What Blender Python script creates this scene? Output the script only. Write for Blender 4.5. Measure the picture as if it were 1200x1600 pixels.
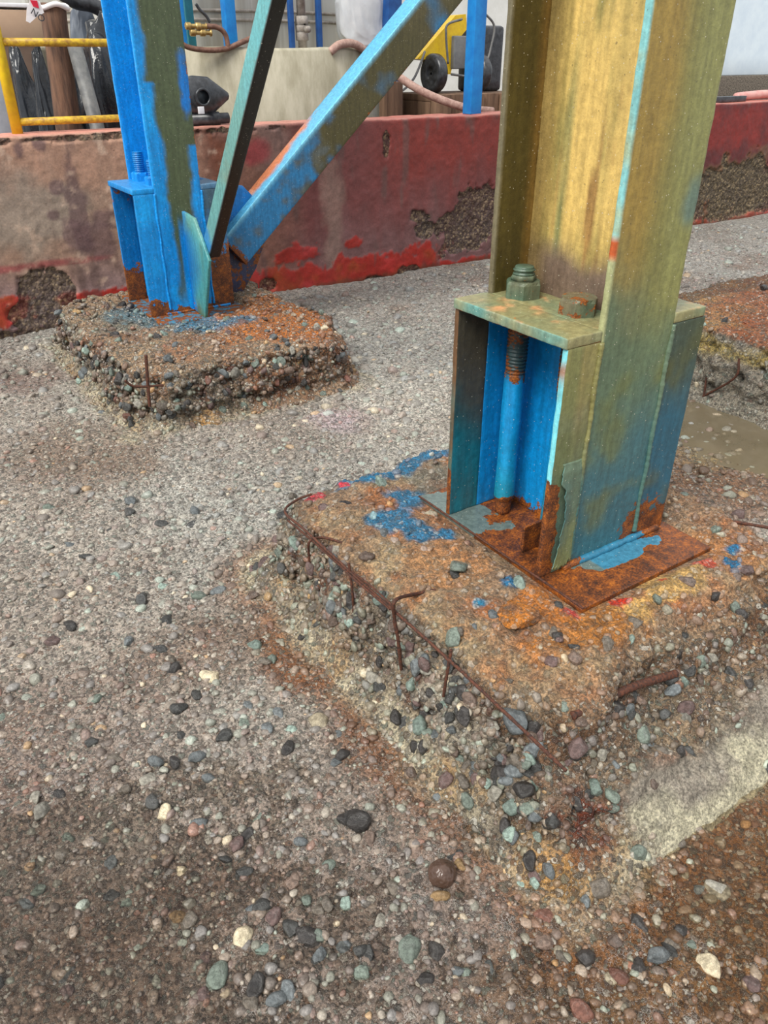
import bpy, math, random
import numpy as np
from mathutils import Matrix, Vector
for o in list(bpy.data.objects): bpy.data.objects.remove(o)
scn = bpy.context.scene
COLL = scn.collection
rng = np.random.default_rng(7)
random.seed(7)

# ------------------------------------------------------------------ camera
F, CX, CY, HY, HCAM = 1200., 600., 800., 88., 1.25
TH = math.atan((CY-HY)/F)
AX = math.atan2(2710-CX, math.hypot(F, CY-HY))
FW = np.array([math.cos(AX), math.sin(AX), 0.]); RT = np.array([math.sin(AX), -math.cos(AX), 0.])
UPZ = np.array([0, 0, 1.])
DIR = FW*math.cos(TH)-UPZ*math.sin(TH); UPV = FW*math.sin(TH)+UPZ*math.cos(TH)
CAM = np.array([0, 0, HCAM])
def ray(x, y): return DIR+RT*(x-CX)/F-UPV*(y-CY)/F
def onz(x, y, z=0.): r = ray(x, y); return CAM+r*(z-CAM[2])/r[2]
def onx(x, y, X): r = ray(x, y); return CAM+r*(X/r[0])
def ony(x, y, Y): r = ray(x, y); return CAM+r*(Y/r[1])
def pxm(p): return float((np.asarray(p, float)-CAM)@DIR)/F       # metres per pixel at a point
cd = bpy.data.cameras.new('camera'); cam = bpy.data.objects.new('camera', cd); COLL.objects.link(cam)
cd.sensor_fit = 'VERTICAL'; cd.sensor_height = 24; cd.sensor_width = 18; cd.lens = 24*F/1600
cd.clip_start = .02; cd.clip_end = 200
m = Matrix.Identity(4)
for i in range(3):
    m[i][0] = RT[i]; m[i][1] = UPV[i]; m[i][2] = -DIR[i]; m[i][3] = CAM[i]
cam.matrix_world = m
scn.camera = cam

# ------------------------------------------------------------------ overcast sky, soft sun, exposure
w = bpy.data.worlds.new('overcast_sky'); scn.world = w; w.use_nodes = True
nt = w.node_tree; nt.nodes.clear()
tc = nt.nodes.new('ShaderNodeTexCoord'); sx = nt.nodes.new('ShaderNodeSeparateXYZ')
rp = nt.nodes.new('ShaderNodeValToRGB'); bg = nt.nodes.new('ShaderNodeBackground'); wo = nt.nodes.new('ShaderNodeOutputWorld')
nt.links.new(tc.outputs['Generated'], sx.inputs[0]); nt.links.new(sx.outputs['Z'], rp.inputs[0])
rp.color_ramp.elements[0].position = 0; rp.color_ramp.elements[0].color = (.50, .53, .56, 1)
rp.color_ramp.elements[1].position = 1; rp.color_ramp.elements[1].color = (1, 1.0, 1.0, 1)
nt.links.new(rp.outputs[0], bg.inputs[0]); bg.inputs[1].default_value = .80
nt.links.new(bg.outputs[0], wo.inputs[0])
sd = bpy.data.lights.new('soft_sun', 'SUN'); sun = bpy.data.objects.new('soft_sun', sd); COLL.objects.link(sun)
sd.energy = 2.5; sd.angle = math.radians(30); sd.color = (1, .97, .90)
sun.rotation_euler = Vector((.66, .28, -.80)).to_track_quat('-Z', 'Y').to_euler()
vs = scn.view_settings
vs.view_transform = 'Standard'; vs.look = 'None'; vs.gamma = 1; vs.use_curve_mapping = False; vs.exposure = .70

# ------------------------------------------------------------------ numpy helpers
def lin(c):
    c = np.asarray(c, float)/255.
    return np.where(c <= .04045, c/12.92, ((c+.055)/1.055)**2.4)
def _h(ix, iy, iz, seed):
    h = (ix*np.uint32(374761393)+iy*np.uint32(668265263)+iz*np.uint32(2147483647)+np.uint32(seed*974711 & 0xffffffff))
    h = (h ^ (h >> np.uint32(13)))*np.uint32(1274126177)
    h = (h ^ (h >> np.uint32(16)))*np.uint32(2246822519)
    h = h ^ (h >> np.uint32(15))
    return h.astype(np.float32)*np.float32(1/4294967295.)
def vnoise(P, seed=0):
    P = np.asarray(P, np.float64); i = np.floor(P); f = (P-i).astype(np.float32); u = f*f*(3-2*f)
    i = i.astype(np.int64).astype(np.uint32); x, y, z = i[:, 0], i[:, 1], i[:, 2]; o = np.uint32(1)
    def L(a, b, t): return a+(b-a)*t
    a = L(_h(x, y, z, seed), _h(x+o, y, z, seed), u[:, 0]); b = L(_h(x, y+o, z, seed), _h(x+o, y+o, z, seed), u[:, 0])
    c = L(_h(x, y, z+o, seed), _h(x+o, y, z+o, seed), u[:, 0]); d = L(_h(x, y+o, z+o, seed), _h(x+o, y+o, z+o, seed), u[:, 0])
    return L(L(a, b, u[:, 1]), L(c, d, u[:, 1]), u[:, 2])*2-1
def fbm(P, s, oct=4, seed=0, g=.5):
    P = np.atleast_2d(np.asarray(P, float))*s+17.3; r = 0; a = 1; t = 0
    for k in range(oct):
        r = r+a*vnoise(P, seed+k*31); t += a; a *= g; P = P*2.03+5.1
    return r/t*1.6
def ss(a, b, x): t = np.clip((x-a)/(b-a), 0, 1); return t*t*(3-2*t)
def lay(C, col, m): m = np.clip(m, 0, 1)[:, None]; return C*(1-m)+lin(col)*m
def base(n, col): return np.tile(lin(col), (n, 1))
def P3(x, y, z=None):
    x = np.asarray(x, float); return np.stack([x, np.asarray(y, float)+0*x, (0*x if z is None else np.asarray(z, float)+0*x)], 1)
def blob(P, c, r, soft=.25, amp=.5, s=None, seed=0):
    c = np.asarray(c, float); r = np.asarray(r, float)
    d = np.sqrt((((P-c)/r)**2).sum(1))
    if amp: d = d+amp*fbm(P, s or 2./min(r), 4, seed)
    return 1-ss(1-soft, 1+soft, d)

# ------------------------------------------------------------------ object helpers
def mesh_obj(name, V, Fc, mat, parent=None, attrs=None, smooth=True):
    me = bpy.data.meshes.new(name)
    V = np.asarray(V, np.float32)
    if isinstance(Fc, np.ndarray):
        n, k = Fc.shape
        me.vertices.add(len(V)); me.vertices.foreach_set('co', V.ravel())
        me.loops.add(n*k); me.loops.foreach_set('vertex_index', Fc.astype(np.int32).ravel())
        me.polygons.add(n); me.polygons.foreach_set('loop_start', np.arange(0, n*k, k, dtype=np.int32))
        me.update(calc_edges=True)
    else:
        me.from_pydata([tuple(map(float, v)) for v in V], [], Fc); me.update()
    for k, a in (attrs or {}).items():
        a = np.asarray(a, np.float32)
        if a.ndim == 2:
            at = me.attributes.new(k, 'FLOAT_COLOR', 'POINT'); at.data.foreach_set('color', np.hstack([a, np.ones((len(a), 1), np.float32)]).astype(np.float32).ravel())
        else:
            at = me.attributes.new(k, 'FLOAT', 'POINT'); at.data.foreach_set('value', a)
    me.materials.append(mat)
    me.polygons.foreach_set('use_smooth', np.full(len(me.polygons), smooth))
    ob = bpy.data.objects.new(name, me); COLL.objects.link(ob)
    if parent: ob.parent = parent
    return ob
def thing(name, label, cat, loc=(0, 0, 0), group=None):
    e = bpy.data.objects.new(name, None); COLL.objects.link(e); e.location = loc; e.empty_display_size = .1
    e['label'] = label; e['category'] = cat
    if group: e['group'] = group
    return e
def tag(o, label, cat, group=None):
    o['label'] = label; o['category'] = cat
    if group: o['group'] = group
    return o
def keep(ob, parent):     # vertices are in world space; parent sits at its own location
    ob.parent = parent; ob.matrix_parent_inverse = Matrix.Translation(parent.location).inverted()
    return ob

def rbox(x0, x1, y0, y1, z0, z1, res=.01, r=.002):
    lo = np.array([x0, y0, z0]); hi = np.array([x1, y1, z1]); r = min(r, .49*(hi-lo).min())
    ax = []
    for k in range(3):
        n = max(1, int(math.ceil((hi[k]-lo[k]-2*r)/res)))
        mid = np.linspace(lo[k]+r, hi[k]-r, n+1)
        ax.append(np.concatenate([[lo[k], lo[k]+.3*r], mid, [hi[k]-.3*r, hi[k]]]))
    Vs = []; Fs = []; off = 0
    for k in range(3):
        a, b = ax[(k+1) % 3], ax[(k+2) % 3]
        A, B = np.meshgrid(a, b, indexing='ij')
        idx = np.arange(A.size).reshape(A.shape)
        q = np.stack([idx[:-1, :-1], idx[1:, :-1], idx[1:, 1:], idx[:-1, 1:]], -1).reshape(-1, 4)
        for side in (0, 1):
            v = np.zeros((A.size, 3)); v[:, k] = hi[k] if side else lo[k]; v[:, (k+1) % 3] = A.ravel(); v[:, (k+2) % 3] = B.ravel()
            Vs.append(v); Fs.append((q if side else q[:, ::-1])+off); off += len(v)
    V = np.vstack(Vs); Fc = np.vstack(Fs)
    _, first, inv = np.unique(np.round(V, 6), axis=0, return_index=True, return_inverse=True)
    V = V[first]; Fc = inv.ravel()[Fc]
    q = np.clip(V, lo+r, hi-r); d = V-q; n = np.linalg.norm(d, axis=1, keepdims=True); n[n == 0] = 1
    N = d/n
    return q+N*r, Fc, N
def frames(pts):
    pts = np.asarray(pts, float); T = np.gradient(pts, axis=0); T /= np.linalg.norm(T, axis=1, keepdims=True)
    a = np.array([0, 0, 1.]) if abs(T[0][2]) < .9 else np.array([1., 0, 0])
    N = []; 
    for t in T:
        a = a-t*(a@t); a = a/np.linalg.norm(a); N.append(a)
    N = np.array(N); return T, N, np.cross(T, N)
def spline(ctrl, n):
    c = np.asarray(ctrl, float); c = np.vstack([2*c[0]-c[1], c, 2*c[-1]-c[-2]]); out = []
    seg = len(c)-3
    for t in np.linspace(0, seg-1e-9, n):
        i = int(t); f = t-i; a, b, d, e = c[i:i+4]
        out.append(.5*((2*b)+(-a+d)*f+(2*a-5*b+4*d-e)*f*f+(-a+3*b-3*d+e)*f**3))
    return np.array(out)
def tube(pts, rad, k=12, cap=True):
    pts = np.asarray(pts, float); T, N, B = frames(pts); n = len(pts)
    rad = np.broadcast_to(np.asarray(rad, float), (n,)) if np.ndim(rad) < 2 else rad
    th = np.linspace(0, 2*math.pi, k, endpoint=False)
    V = (pts[:, None]+(N[:, None]*np.cos(th)[None, :, None]+B[:, None]*np.sin(th)[None, :, None])*rad[:, None, None]).reshape(-1, 3)
    i = np.arange(n-1)[:, None]*k; j = np.arange(k)[None]; j2 = (j+1) % k
    Fc = np.stack([i+j, i+j2, i+k+j2, i+k+j], -1).reshape(-1, 4)
    if cap:
        V = np.vstack([V, pts[0], pts[-1]]); a = len(V)-2; jj = np.arange(k)
        Fc = np.vstack([Fc, np.stack([np.full(k, a), (jj+1) % k, jj, np.full(k, a)], -1)[:, [0, 1, 2, 2]], np.stack([np.full(k, a+1), (n-1)*k+jj, (n-1)*k+(jj+1) % k], -1)[:, [0, 1, 2, 2]]])
    return V, clean(Fc)
def clean(Fc):
    if not (Fc[:, 2] == Fc[:, 3]).any(): return Fc
    return [tuple(int(x) for x in (f[:3] if f[2] == f[3] else f)) for f in Fc]
def lathe(prof, k=24):     # prof [(r,z)]
    prof = np.asarray(prof, float); th = np.linspace(0, 2*math.pi, k, endpoint=False); n = len(prof)
    V = np.stack([prof[:, None, 0]*np.cos(th), prof[:, None, 0]*np.sin(th), prof[:, None, 1]+0*th], -1).reshape(-1, 3)
    i = np.arange(n-1)[:, None]*k; j = np.arange(k)[None]; j2 = (j+1) % k
    return V, np.stack([i+j, i+j2, i+k+j2, i+k+j], -1).reshape(-1, 4)
def ico(sub):
    t = (1+5**.5)/2
    V = [(-1, t, 0), (1, t, 0), (-1, -t, 0), (1, -t, 0), (0, -1, t), (0, 1, t), (0, -1, -t), (0, 1, -t), (t, 0, -1), (t, 0, 1), (-t, 0, -1), (-t, 0, 1)]
    Fc = [(0, 11, 5), (0, 5, 1), (0, 1, 7), (0, 7, 10), (0, 10, 11), (1, 5, 9), (5, 11, 4), (11, 10, 2), (10, 7, 6), (7, 1, 8), (3, 9, 4), (3, 4, 2), (3, 2, 6), (3, 6, 8), (3, 8, 9), (4, 9, 5), (2, 4, 11), (6, 2, 10), (8, 6, 7), (9, 8, 1)]
    V = [np.array(v)/np.linalg.norm(v) for v in V]
    for _ in range(sub):
        mid = {}; G = []
        def mp(a, b):
            k = (min(a, b), max(a, b))
            if k not in mid:
                v = V[a]+V[b]; V.append(v/np.linalg.norm(v)); mid[k] = len(V)-1
            return mid[k]
        for a, b, c in Fc:
            x, y, z = mp(a, b), mp(b, c), mp(c, a); G += [(a, x, z), (b, y, x), (c, z, y), (x, y, z)]
        Fc = G
    return np.array(V), np.array(Fc)

# ------------------------------------------------------------------ materials
class NB:
    def __init__(s, name):
        s.m = bpy.data.materials.new(name); s.m.use_nodes = True; s.t = s.m.node_tree; s.t.nodes.clear()
        s.out = s.n('ShaderNodeOutputMaterial'); s.tc = s.n('ShaderNodeTexCoord')
    def n(s, t, **k):
        x = s.t.nodes.new(t)
        for a, b in k.items(): setattr(x, a, b)
        return x
    def l(s, a, b): s.t.links.new(a, b)
    def put(s, sock, v):
        if v is None: return
        if isinstance(v, bpy.types.NodeSocket): s.l(v, sock)
        else: sock.default_value = v
    def math(s, op, a, b=None, clamp=False):
        x = s.n('ShaderNodeMath', operation=op, use_clamp=clamp); s.put(x.inputs[0], a); s.put(x.inputs[1], b); return x.outputs[0]
    def noise(s, scale, detail=4, rough=.55, vec=None, out=0, dist=0):
        x = s.n('ShaderNodeTexNoise'); s.l(vec or s.tc.outputs['Object'], x.inputs['Vector']); x.inputs['Scale'].default_value = scale
        x.inputs['Detail'].default_value = detail; x.inputs['Roughness'].default_value = rough; x.inputs['Distortion'].default_value = dist; return x.outputs[out]
    def voro(s, scale, feature='F1', vec=None):
        x = s.n('ShaderNodeTexVoronoi', feature=feature); s.l(vec or s.tc.outputs['Object'], x.inputs['Vector']); x.inputs['Scale'].default_value = scale; return x
    def mr(s, v, a, b, c=0., d=1., smooth=True):
        x = s.n('ShaderNodeMapRange', interpolation_type='SMOOTHSTEP' if smooth else 'LINEAR'); s.put(x.inputs[0], v)
        for i, q in enumerate((a, b, c, d)): x.inputs[i+1].default_value = q
        return x.outputs[0]
    def ramp(s, v, els, const=False):
        x = s.n('ShaderNodeValToRGB'); s.put(x.inputs[0], v); e = x.color_ramp.elements
        if const: x.color_ramp.interpolation = 'CONSTANT'
        while len(e) < len(els): e.new(.5)
        for q, (p, c) in zip(e, els): q.position = p; q.color = tuple(lin(c))+(1,)
        return x.outputs[0]
    def mix(s, f, a, b, mode='MIX'):
        x = s.n('ShaderNodeMix', data_type='RGBA', blend_type=mode); s.put(x.inputs[0], f)
        for i, v in ((6, a), (7, b)):
            if isinstance(v, bpy.types.NodeSocket): s.l(v, x.inputs[i])
            else: x.inputs[i].default_value = tuple(lin(v))+(1,)
        return x.outputs[2]
    def attr(s, name, out='Color'):
        x = s.n('ShaderNodeAttribute', attribute_name=name); return x.outputs[out]
    def bump(s, h, strength, dist, normal=None):
        x = s.n('ShaderNodeBump'); s.put(x.inputs['Height'], h); x.inputs['Strength'].default_value = strength; x.inputs['Distance'].default_value = dist
        if normal: s.l(normal, x.inputs['Normal'])
        return x.outputs[0]
    def bsdf(s, col, rough, normal=None, metal=0., spec=.5, **kw):
        x = s.n('ShaderNodeBsdfPrincipled')
        if isinstance(col, bpy.types.NodeSocket): s.l(col, x.inputs['Base Color'])
        else: x.inputs['Base Color'].default_value = tuple(lin(col))+(1,)
        s.put(x.inputs['Roughness'], rough); s.put(x.inputs['Metallic'], metal); s.put(x.inputs['Specular IOR Level'], spec)
        if normal: s.l(normal, x.inputs['Normal'])
        for k, v in kw.items(): s.put(x.inputs[k.replace('_', ' ')], v)
        s.l(x.outputs[0], s.out.inputs[0]); return s.m
def scalecol(nb, col, fac):     # colour times a float socket
    x = nb.n('ShaderNodeVectorMath', operation='SCALE'); nb.l(col, x.inputs[0]); nb.put(x.inputs['Scale'], fac); return x.outputs[0]

def mat_concrete():
    b = NB('exposed_aggregate_concrete')
    col = b.attr('Col'); chip = b.attr('chip', 'Fac'); wet = b.attr('wet', 'Fac')
    wv = b.n('ShaderNodeVectorMath', operation='ADD'); nz = b.noise(60, 3, .6, out=1)
    sc = b.n('ShaderNodeVectorMath', operation='SCALE'); b.l(nz, sc.inputs[0]); sc.inputs['Scale'].default_value = .012
    b.l(b.tc.outputs['Object'], wv.inputs[0]); b.l(sc.outputs[0], wv.inputs[1]); vec = wv.outputs[0]
    n1 = b.noise(170, 8, .72); n2 = b.noise(38, 6, .62); n3 = b.noise(620, 3, .6)
    c = scalecol(b, col, b.mr(n1, .30, .72, .34, 1.62)); c = scalecol(b, c, b.mr(n2, .28, .72, .66, 1.34))
    pal = [(0, (52, 50, 48)), (.13, (96, 92, 86)), (.26, (78, 88, 86)), (.38, (70, 54, 48)), (.48, (128, 122, 110)), (.58, (100, 114, 104)), (.68, (192, 186, 172)), (.78, (120, 84, 62)), (.86, (230, 226, 214)), (.93, (62, 62, 66))]  # palest entries brightened so chips paint white glints on the distant floor
    hs = []
    for scale, th, prob in ((58, .38, .36), (125, .40, .30)):
        v = b.voro(scale, vec=vec); sp = b.n('ShaderNodeSeparateColor'); b.l(v.outputs['Color'], sp.inputs[0])
        mk = b.math('MULTIPLY', b.mr(v.outputs['Distance'], th, th+.07, 1, 0), b.mr(sp.outputs[1], prob-.01, prob+.01, 0, 1))
        mk = b.math('MULTIPLY', mk, chip)
        cc = b.ramp(sp.outputs[0], pal, True); cc = scalecol(b, cc, b.mr(n1, .2, .8, .6, 1.35))
        cc = b.mix(.22, cc, col)
        ring = b.math('MULTIPLY', b.mr(v.outputs['Distance'], th-.03, th+.05), b.mr(v.outputs['Distance'], th+.16, th+.05)); ring = b.math('MULTIPLY', b.math('MULTIPLY', ring, b.mr(sp.outputs[1], prob-.01, prob+.01, 0, 1)), b.math('MULTIPLY', chip, .6))
        c = b.mix(ring, c, (52, 44, 38))  # crevice shade around each chip painted as a dark outline
        c = b.mix(mk, c, cc); hs.append(b.math('MULTIPLY', mk, b.mr(v.outputs['Distance'], 0, .5, 1.0, .55)))
    # pale cement grains doubling as painted wet glints; dark specks painting pit shade
    c = b.mix(b.math('MULTIPLY', b.mr(n3, .60, .68), chip), c, (232, 228, 218))
    c = b.mix(b.math('MULTIPLY', b.mr(n3, .40, .32), .75), c, (40, 33, 28))
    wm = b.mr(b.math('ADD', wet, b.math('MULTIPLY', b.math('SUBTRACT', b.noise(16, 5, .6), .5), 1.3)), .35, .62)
    c = scalecol(b, c, b.mr(wm, 0, 1, 1.0, .93, False))
    fv = b.voro(210, 'DISTANCE_TO_EDGE', vec=vec); foam_glint = b.math('MULTIPLY', b.mr(fv.outputs['Distance'], .05, .02), b.mr(b.noise(20, 4, .6), .50, .62)); c = b.mix(b.math('MULTIPLY', b.math('MULTIPLY', foam_glint, wm), b.math('MULTIPLY', chip, .75)), c, (232, 222, 214))  # pale bubble rims that also paint white glints on the wet ground
    rough = b.mr(wm, 0, 1, .82, .13, False); rough = b.math('ADD', rough, b.math('MULTIPLY', b.math('SUBTRACT', n2, .5), .25), True)
    h = b.math('ADD', b.math('MULTIPLY', n1, 1.0), b.math('MULTIPLY', hs[0], .55)); h = b.math('ADD', h, b.math('MULTIPLY', hs[1], .35)); h = b.math('ADD', h, b.math('MULTIPLY', n3, .25))
    return b.bsdf(c, rough, b.bump(h, 1.0, .011), spec=b.mr(wm, 0, 1, .35, 1.0, False))
def mat_stone():
    b = NB('wet_gravel_stone')
    col = b.attr('Col'); n1 = b.noise(2.6, 6, .65); n2 = b.noise(14, 4, .7)
    c = scalecol(b, col, b.mr(n1, .25, .75, .55, 1.45)); c = scalecol(b, c, b.mr(n2, .25, .75, .75, 1.25))
    c = b.mix(b.mr(n2, .66, .75, 0, .5), c, (190, 180, 160))
    return b.bsdf(c, b.mr(n1, .3, .7, .12, .42), b.bump(b.math('ADD', n1, b.math('MULTIPLY', n2, .4)), .4, .10))
def mat_stuff():
    b = NB('fine_gravel')
    col = b.attr('Col'); n1 = b.noise(260, 4, .65)
    c = scalecol(b, col, b.mr(n1, .25, .75, .6, 1.4))
    return b.bsdf(c, b.mr(b.noise(30, 2), .35, .65, .14, .6), b.bump(n1, .4, .003))
def mat_steel():
    b = NB('weathered_painted_steel')
    col = b.attr('Col'); rust = b.attr('rust', 'Fac'); gl = b.attr('gloss', 'Fac')
    n1 = b.noise(34, 7, .68); n2 = b.noise(230, 5, .6); n3 = b.noise(75, 8, .7)
    mp = b.n('ShaderNodeMapping'); mp.inputs['Scale'].default_value = (1, 1, .09); b.l(b.tc.outputs['Object'], mp.inputs[0])
    st = b.noise(80, 5, .6, vec=mp.outputs[0])
    rm = b.mr(b.math('ADD', rust, b.math('MULTIPLY', b.math('SUBTRACT', n1, .5), 1.5)), .47, .53)
    c = scalecol(b, col, b.mr(n3, .25, .75, .78, 1.2)); c = scalecol(b, c, b.mr(st, .3, .7, .84, 1.16))
    c = b.mix(b.mr(b.noise(120, 3, .5), .68, .74, 0, .55), c, (70, 62, 48))
    v = b.voro(85); c = b.mix(b.mr(v.outputs['Distance'], .07, .10, .75, 0), c, (214, 206, 186))
    rc = b.ramp(b.math('ADD', b.math('MULTIPLY', n1, .55), b.math('MULTIPLY', n2, .45)), [(.36, (48, 27, 17)), (.46, (86, 46, 22)), (.55, (134, 72, 23)), (.66, (184, 108, 32))])
    c = b.mix(rm, c, rc)
    ro = b.math('ADD', b.math('SUBTRACT', .50, b.math('MULTIPLY', gl, .30)), b.math('MULTIPLY', rm, .22)); ro = b.math('ADD', ro, b.math('MULTIPLY', b.math('SUBTRACT', n2, .5), .3), True)
    h = b.math('ADD', b.math('MULTIPLY', n2, .30), b.math('MULTIPLY', n3, .5)); h = b.math('SUBTRACT', h, b.math('MULTIPLY', rm, .35)); h = b.math('ADD', h, b.math('MULTIPLY', b.math('MULTIPLY', n2, rm), .6))
    return b.bsdf(c, ro, b.bump(h, .45, .004))
def mat_wall():
    b = NB('flaking_red_painted_concrete')
    col = b.attr('Col'); sp = b.attr('spall', 'Fac'); gl = b.attr('gloss', 'Fac')
    n1 = b.noise(90, 8, .7); n2 = b.noise(14, 6, .65); n3 = b.noise(330, 4, .6)
    sm = b.mr(b.math('ADD', sp, b.math('MULTIPLY', b.math('SUBTRACT', b.noise(22, 8, .7), .5), .9)), .47, .53)
    c = scalecol(b, col, b.mr(n2, .25, .75, .80, 1.2)); c = scalecol(b, c, b.mr(n1, .25, .75, .82, 1.18))
    c = b.mix(b.mr(n3, .70, .74, 0, .5), c, (200, 180, 160))
    c = b.mix(b.mr(b.noise(60, 3, .5), .30, .26, 0, .55), c, (62, 42, 36))
    v = b.voro(70); s2 = b.n('ShaderNodeSeparateColor'); b.l(v.outputs['Color'], s2.inputs[0])
    pc = b.ramp(s2.outputs[0], [(0, (60, 54, 44)), (.2, (96, 86, 68)), (.4, (78, 74, 64)), (.55, (120, 106, 84)), (.7, (64, 60, 56)), (.85, (140, 124, 96))], True)
    pc = scalecol(b, pc, b.mr(n1, .25, .75, .6, 1.6)); pc = scalecol(b, pc, b.mr(v.outputs['Distance'], .2, .65, 1.2, .75))
    pc = b.mix(.3, pc, col)
    c = b.mix(sm, c, pc)
    h = b.math('ADD', b.math('MULTIPLY', n1, .3), b.math('MULTIPLY', b.math('MULTIPLY', sm, b.math('SUBTRACT', n1, v.outputs['Distance'])), 1.6)); h = b.math('SUBTRACT', h, b.math('MULTIPLY', sm, .8))
    ro = b.math('ADD', b.math('SUBTRACT', .62, b.math('MULTIPLY', gl, .3)), b.math('MULTIPLY', sm, .25), True)
    return b.bsdf(c, ro, b.bump(h, .7, .008))
def mat_water(name, tint, bump=.25, rough=.04):
    b = NB(name)
    tr = b.n('ShaderNodeBsdfTransparent'); tr.inputs[0].default_value = tuple(tint)+(1,)
    g = b.n('ShaderNodeBsdfGlossy'); g.inputs['Roughness'].default_value = rough
    rd = b.math('POWER', b.math('SUBTRACT', 1, b.math('ABSOLUTE', b.math('MULTIPLY', b.math('SUBTRACT', b.noise(55, 2, .5), .5), 4)), True), 5); nrm = b.bump(b.math('ADD', b.math('MULTIPLY', rd, 1.0), b.math('MULTIPLY', b.noise(40, 2, .5), .5)), bump, .012); b.l(nrm, g.inputs['Normal'])
    fr = b.n('ShaderNodeFresnel'); fr.inputs[0].default_value = 1.33; b.l(nrm, fr.inputs['Normal'])
    mx = b.n('ShaderNodeMixShader'); b.l(fr.outputs[0], mx.inputs[0]); b.l(tr.outputs[0], mx.inputs[1]); b.l(g.outputs[0], mx.inputs[2]); b.l(mx.outputs[0], b.out.inputs[0])
    return b.m
def mat_plain(name, c1, c2, scale=30, rough=.6, bump=.3, bdist=.004, metal=0., stretch=None, detail=6, **kw):
    b = NB(name); vec = None
    if stretch:
        mp = b.n('ShaderNodeMapping'); mp.inputs['Scale'].default_value = stretch; b.l(b.tc.outputs['Object'], mp.inputs[0]); vec = mp.outputs[0]
    n = b.noise(scale, detail, .65, vec=vec)
    c = b.mix(b.mr(n, .3, .7), c1, c2)
    return b.bsdf(c, rough, b.bump(n, bump, bdist), metal=metal, **kw)
M_CON = mat_concrete(); M_STONE = mat_stone(); M_STUFF = mat_stuff(); M_STEEL = mat_steel(); M_WALL = mat_wall()
M_REBAR = mat_plain('rusty_rebar', (40, 25, 20), (98, 54, 34), 160, .75, .6, .003)

# ------------------------------------------------------------------ stones
PAL = [((58, 60, 60), 5), ((84, 92, 96), 4), ((94, 108, 98), 4), ((116, 138, 128), 1.6), ((94, 76, 66), 3), ((84, 64, 62), 2.5), ((138, 134, 122), 1.6), ((180, 166, 136), .45), ((156, 120, 72), .35), ((116, 70, 56), .5), ((44, 42, 42), 3.5), ((112, 102, 90), 4)]
PALW = np.array([w for _, w in PAL]); PALW = PALW/PALW.sum(); PALC = np.array([c for c, _ in PAL], float); PALC = PALC*.86+PALC.mean(1, keepdims=True)*.14; PALC = PALC*.9+np.array([112, 104, 94])*.14
def stone_shape(V, seed, k=11, flat=.62):
    r = np.random.default_rng(seed); V = V.copy()
    V *= 1+.18*fbm(V+seed*3.7, 1.1, 2, seed)[:, None]
    for _ in range(k):
        n = r.normal(size=3); n /= np.linalg.norm(n); c = r.uniform(.58, .90); d = V@n
        V = V-np.where(d > c, (d-c)*.97, 0)[:, None]*n
    return V*np.array([1, r.uniform(.62, .9), r.uniform(flat-.14, flat+.14)])
I2 = ico(2); I1 = ico(1); I0 = ico(0)
_o = np.array([(1, 0, 0), (-1, 0, 0), (0, 1, 0), (0, -1, 0), (0, 0, 1), (0, 0, -1.)]); _v = list(_o); _e = {}; _f = []
def _m(a, b):
    k_ = (min(a, b), max(a, b))
    if k_ not in _e: v_ = _o[a]+_o[b]; _v.append(v_/np.linalg.norm(v_)); _e[k_] = len(_v)-1
    return _e[k_]
for a_, b_, c_ in ((0, 2, 4), (2, 1, 4), (1, 3, 4), (3, 0, 4), (2, 0, 5), (1, 2, 5), (3, 1, 5), (0, 3, 5)):
    p_, q_, r_ = _m(a_, b_), _m(b_, c_), _m(c_, a_); _f += [(a_, p_, r_), (b_, q_, p_), (c_, r_, q_), (p_, q_, r_)]
I0 = (np.array(_v), np.array(_f))
NV = 36
STONE_MESH = []
for i in range(NV):
    V = stone_shape(I2[0], i); c = PALC[i % len(PAL)]*rng.uniform(.8, 1.2)
    ob = mesh_obj('stone', V, I2[1], M_STONE, None, {'Col': base(len(V), np.clip(c, 0, 255))})
    STONE_MESH.append(ob.data); bpy.data.objects.remove(ob)
def rotmat(rx, ry, rz):
    return np.array(Matrix.Rotation(rz, 3, 'Z') @ Matrix.Rotation(ry, 3, 'Y') @ Matrix.Rotation(rx, 3, 'X'))
def rots_from(N, ang):      # rotation matrices whose z is N, spun by ang
    N = N/np.linalg.norm(N, axis=1, keepdims=True); a = np.where(np.abs(N[:, 2:3]) < .9, [[0, 0, 1.]], [[1., 0, 0]])
    X = np.cross(a, N); X /= np.linalg.norm(X, axis=1, keepdims=True); Y = np.cross(N, X)
    c, s = np.cos(ang)[:, None], np.sin(ang)[:, None]
    return np.stack([X*c+Y*s, -X*s+Y*c, N], -1)
def put_stone(parent, P, R, r, vi, name='stone'):
    o = bpy.data.objects.new(name, STONE_MESH[vi]); COLL.objects.link(o)
    M = Matrix([[R[i][0]*r, R[i][1]*r, R[i][2]*r, P[i]] for i in range(3)]+[[0, 0, 0, 1]])
    o.parent = parent; o.matrix_parent_inverse = Matrix.Translation(parent.location).inverted(); o.matrix_basis = M
    return o
def pick_col(n, r): return r.choice(len(PAL), size=n, p=PALW)
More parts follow.
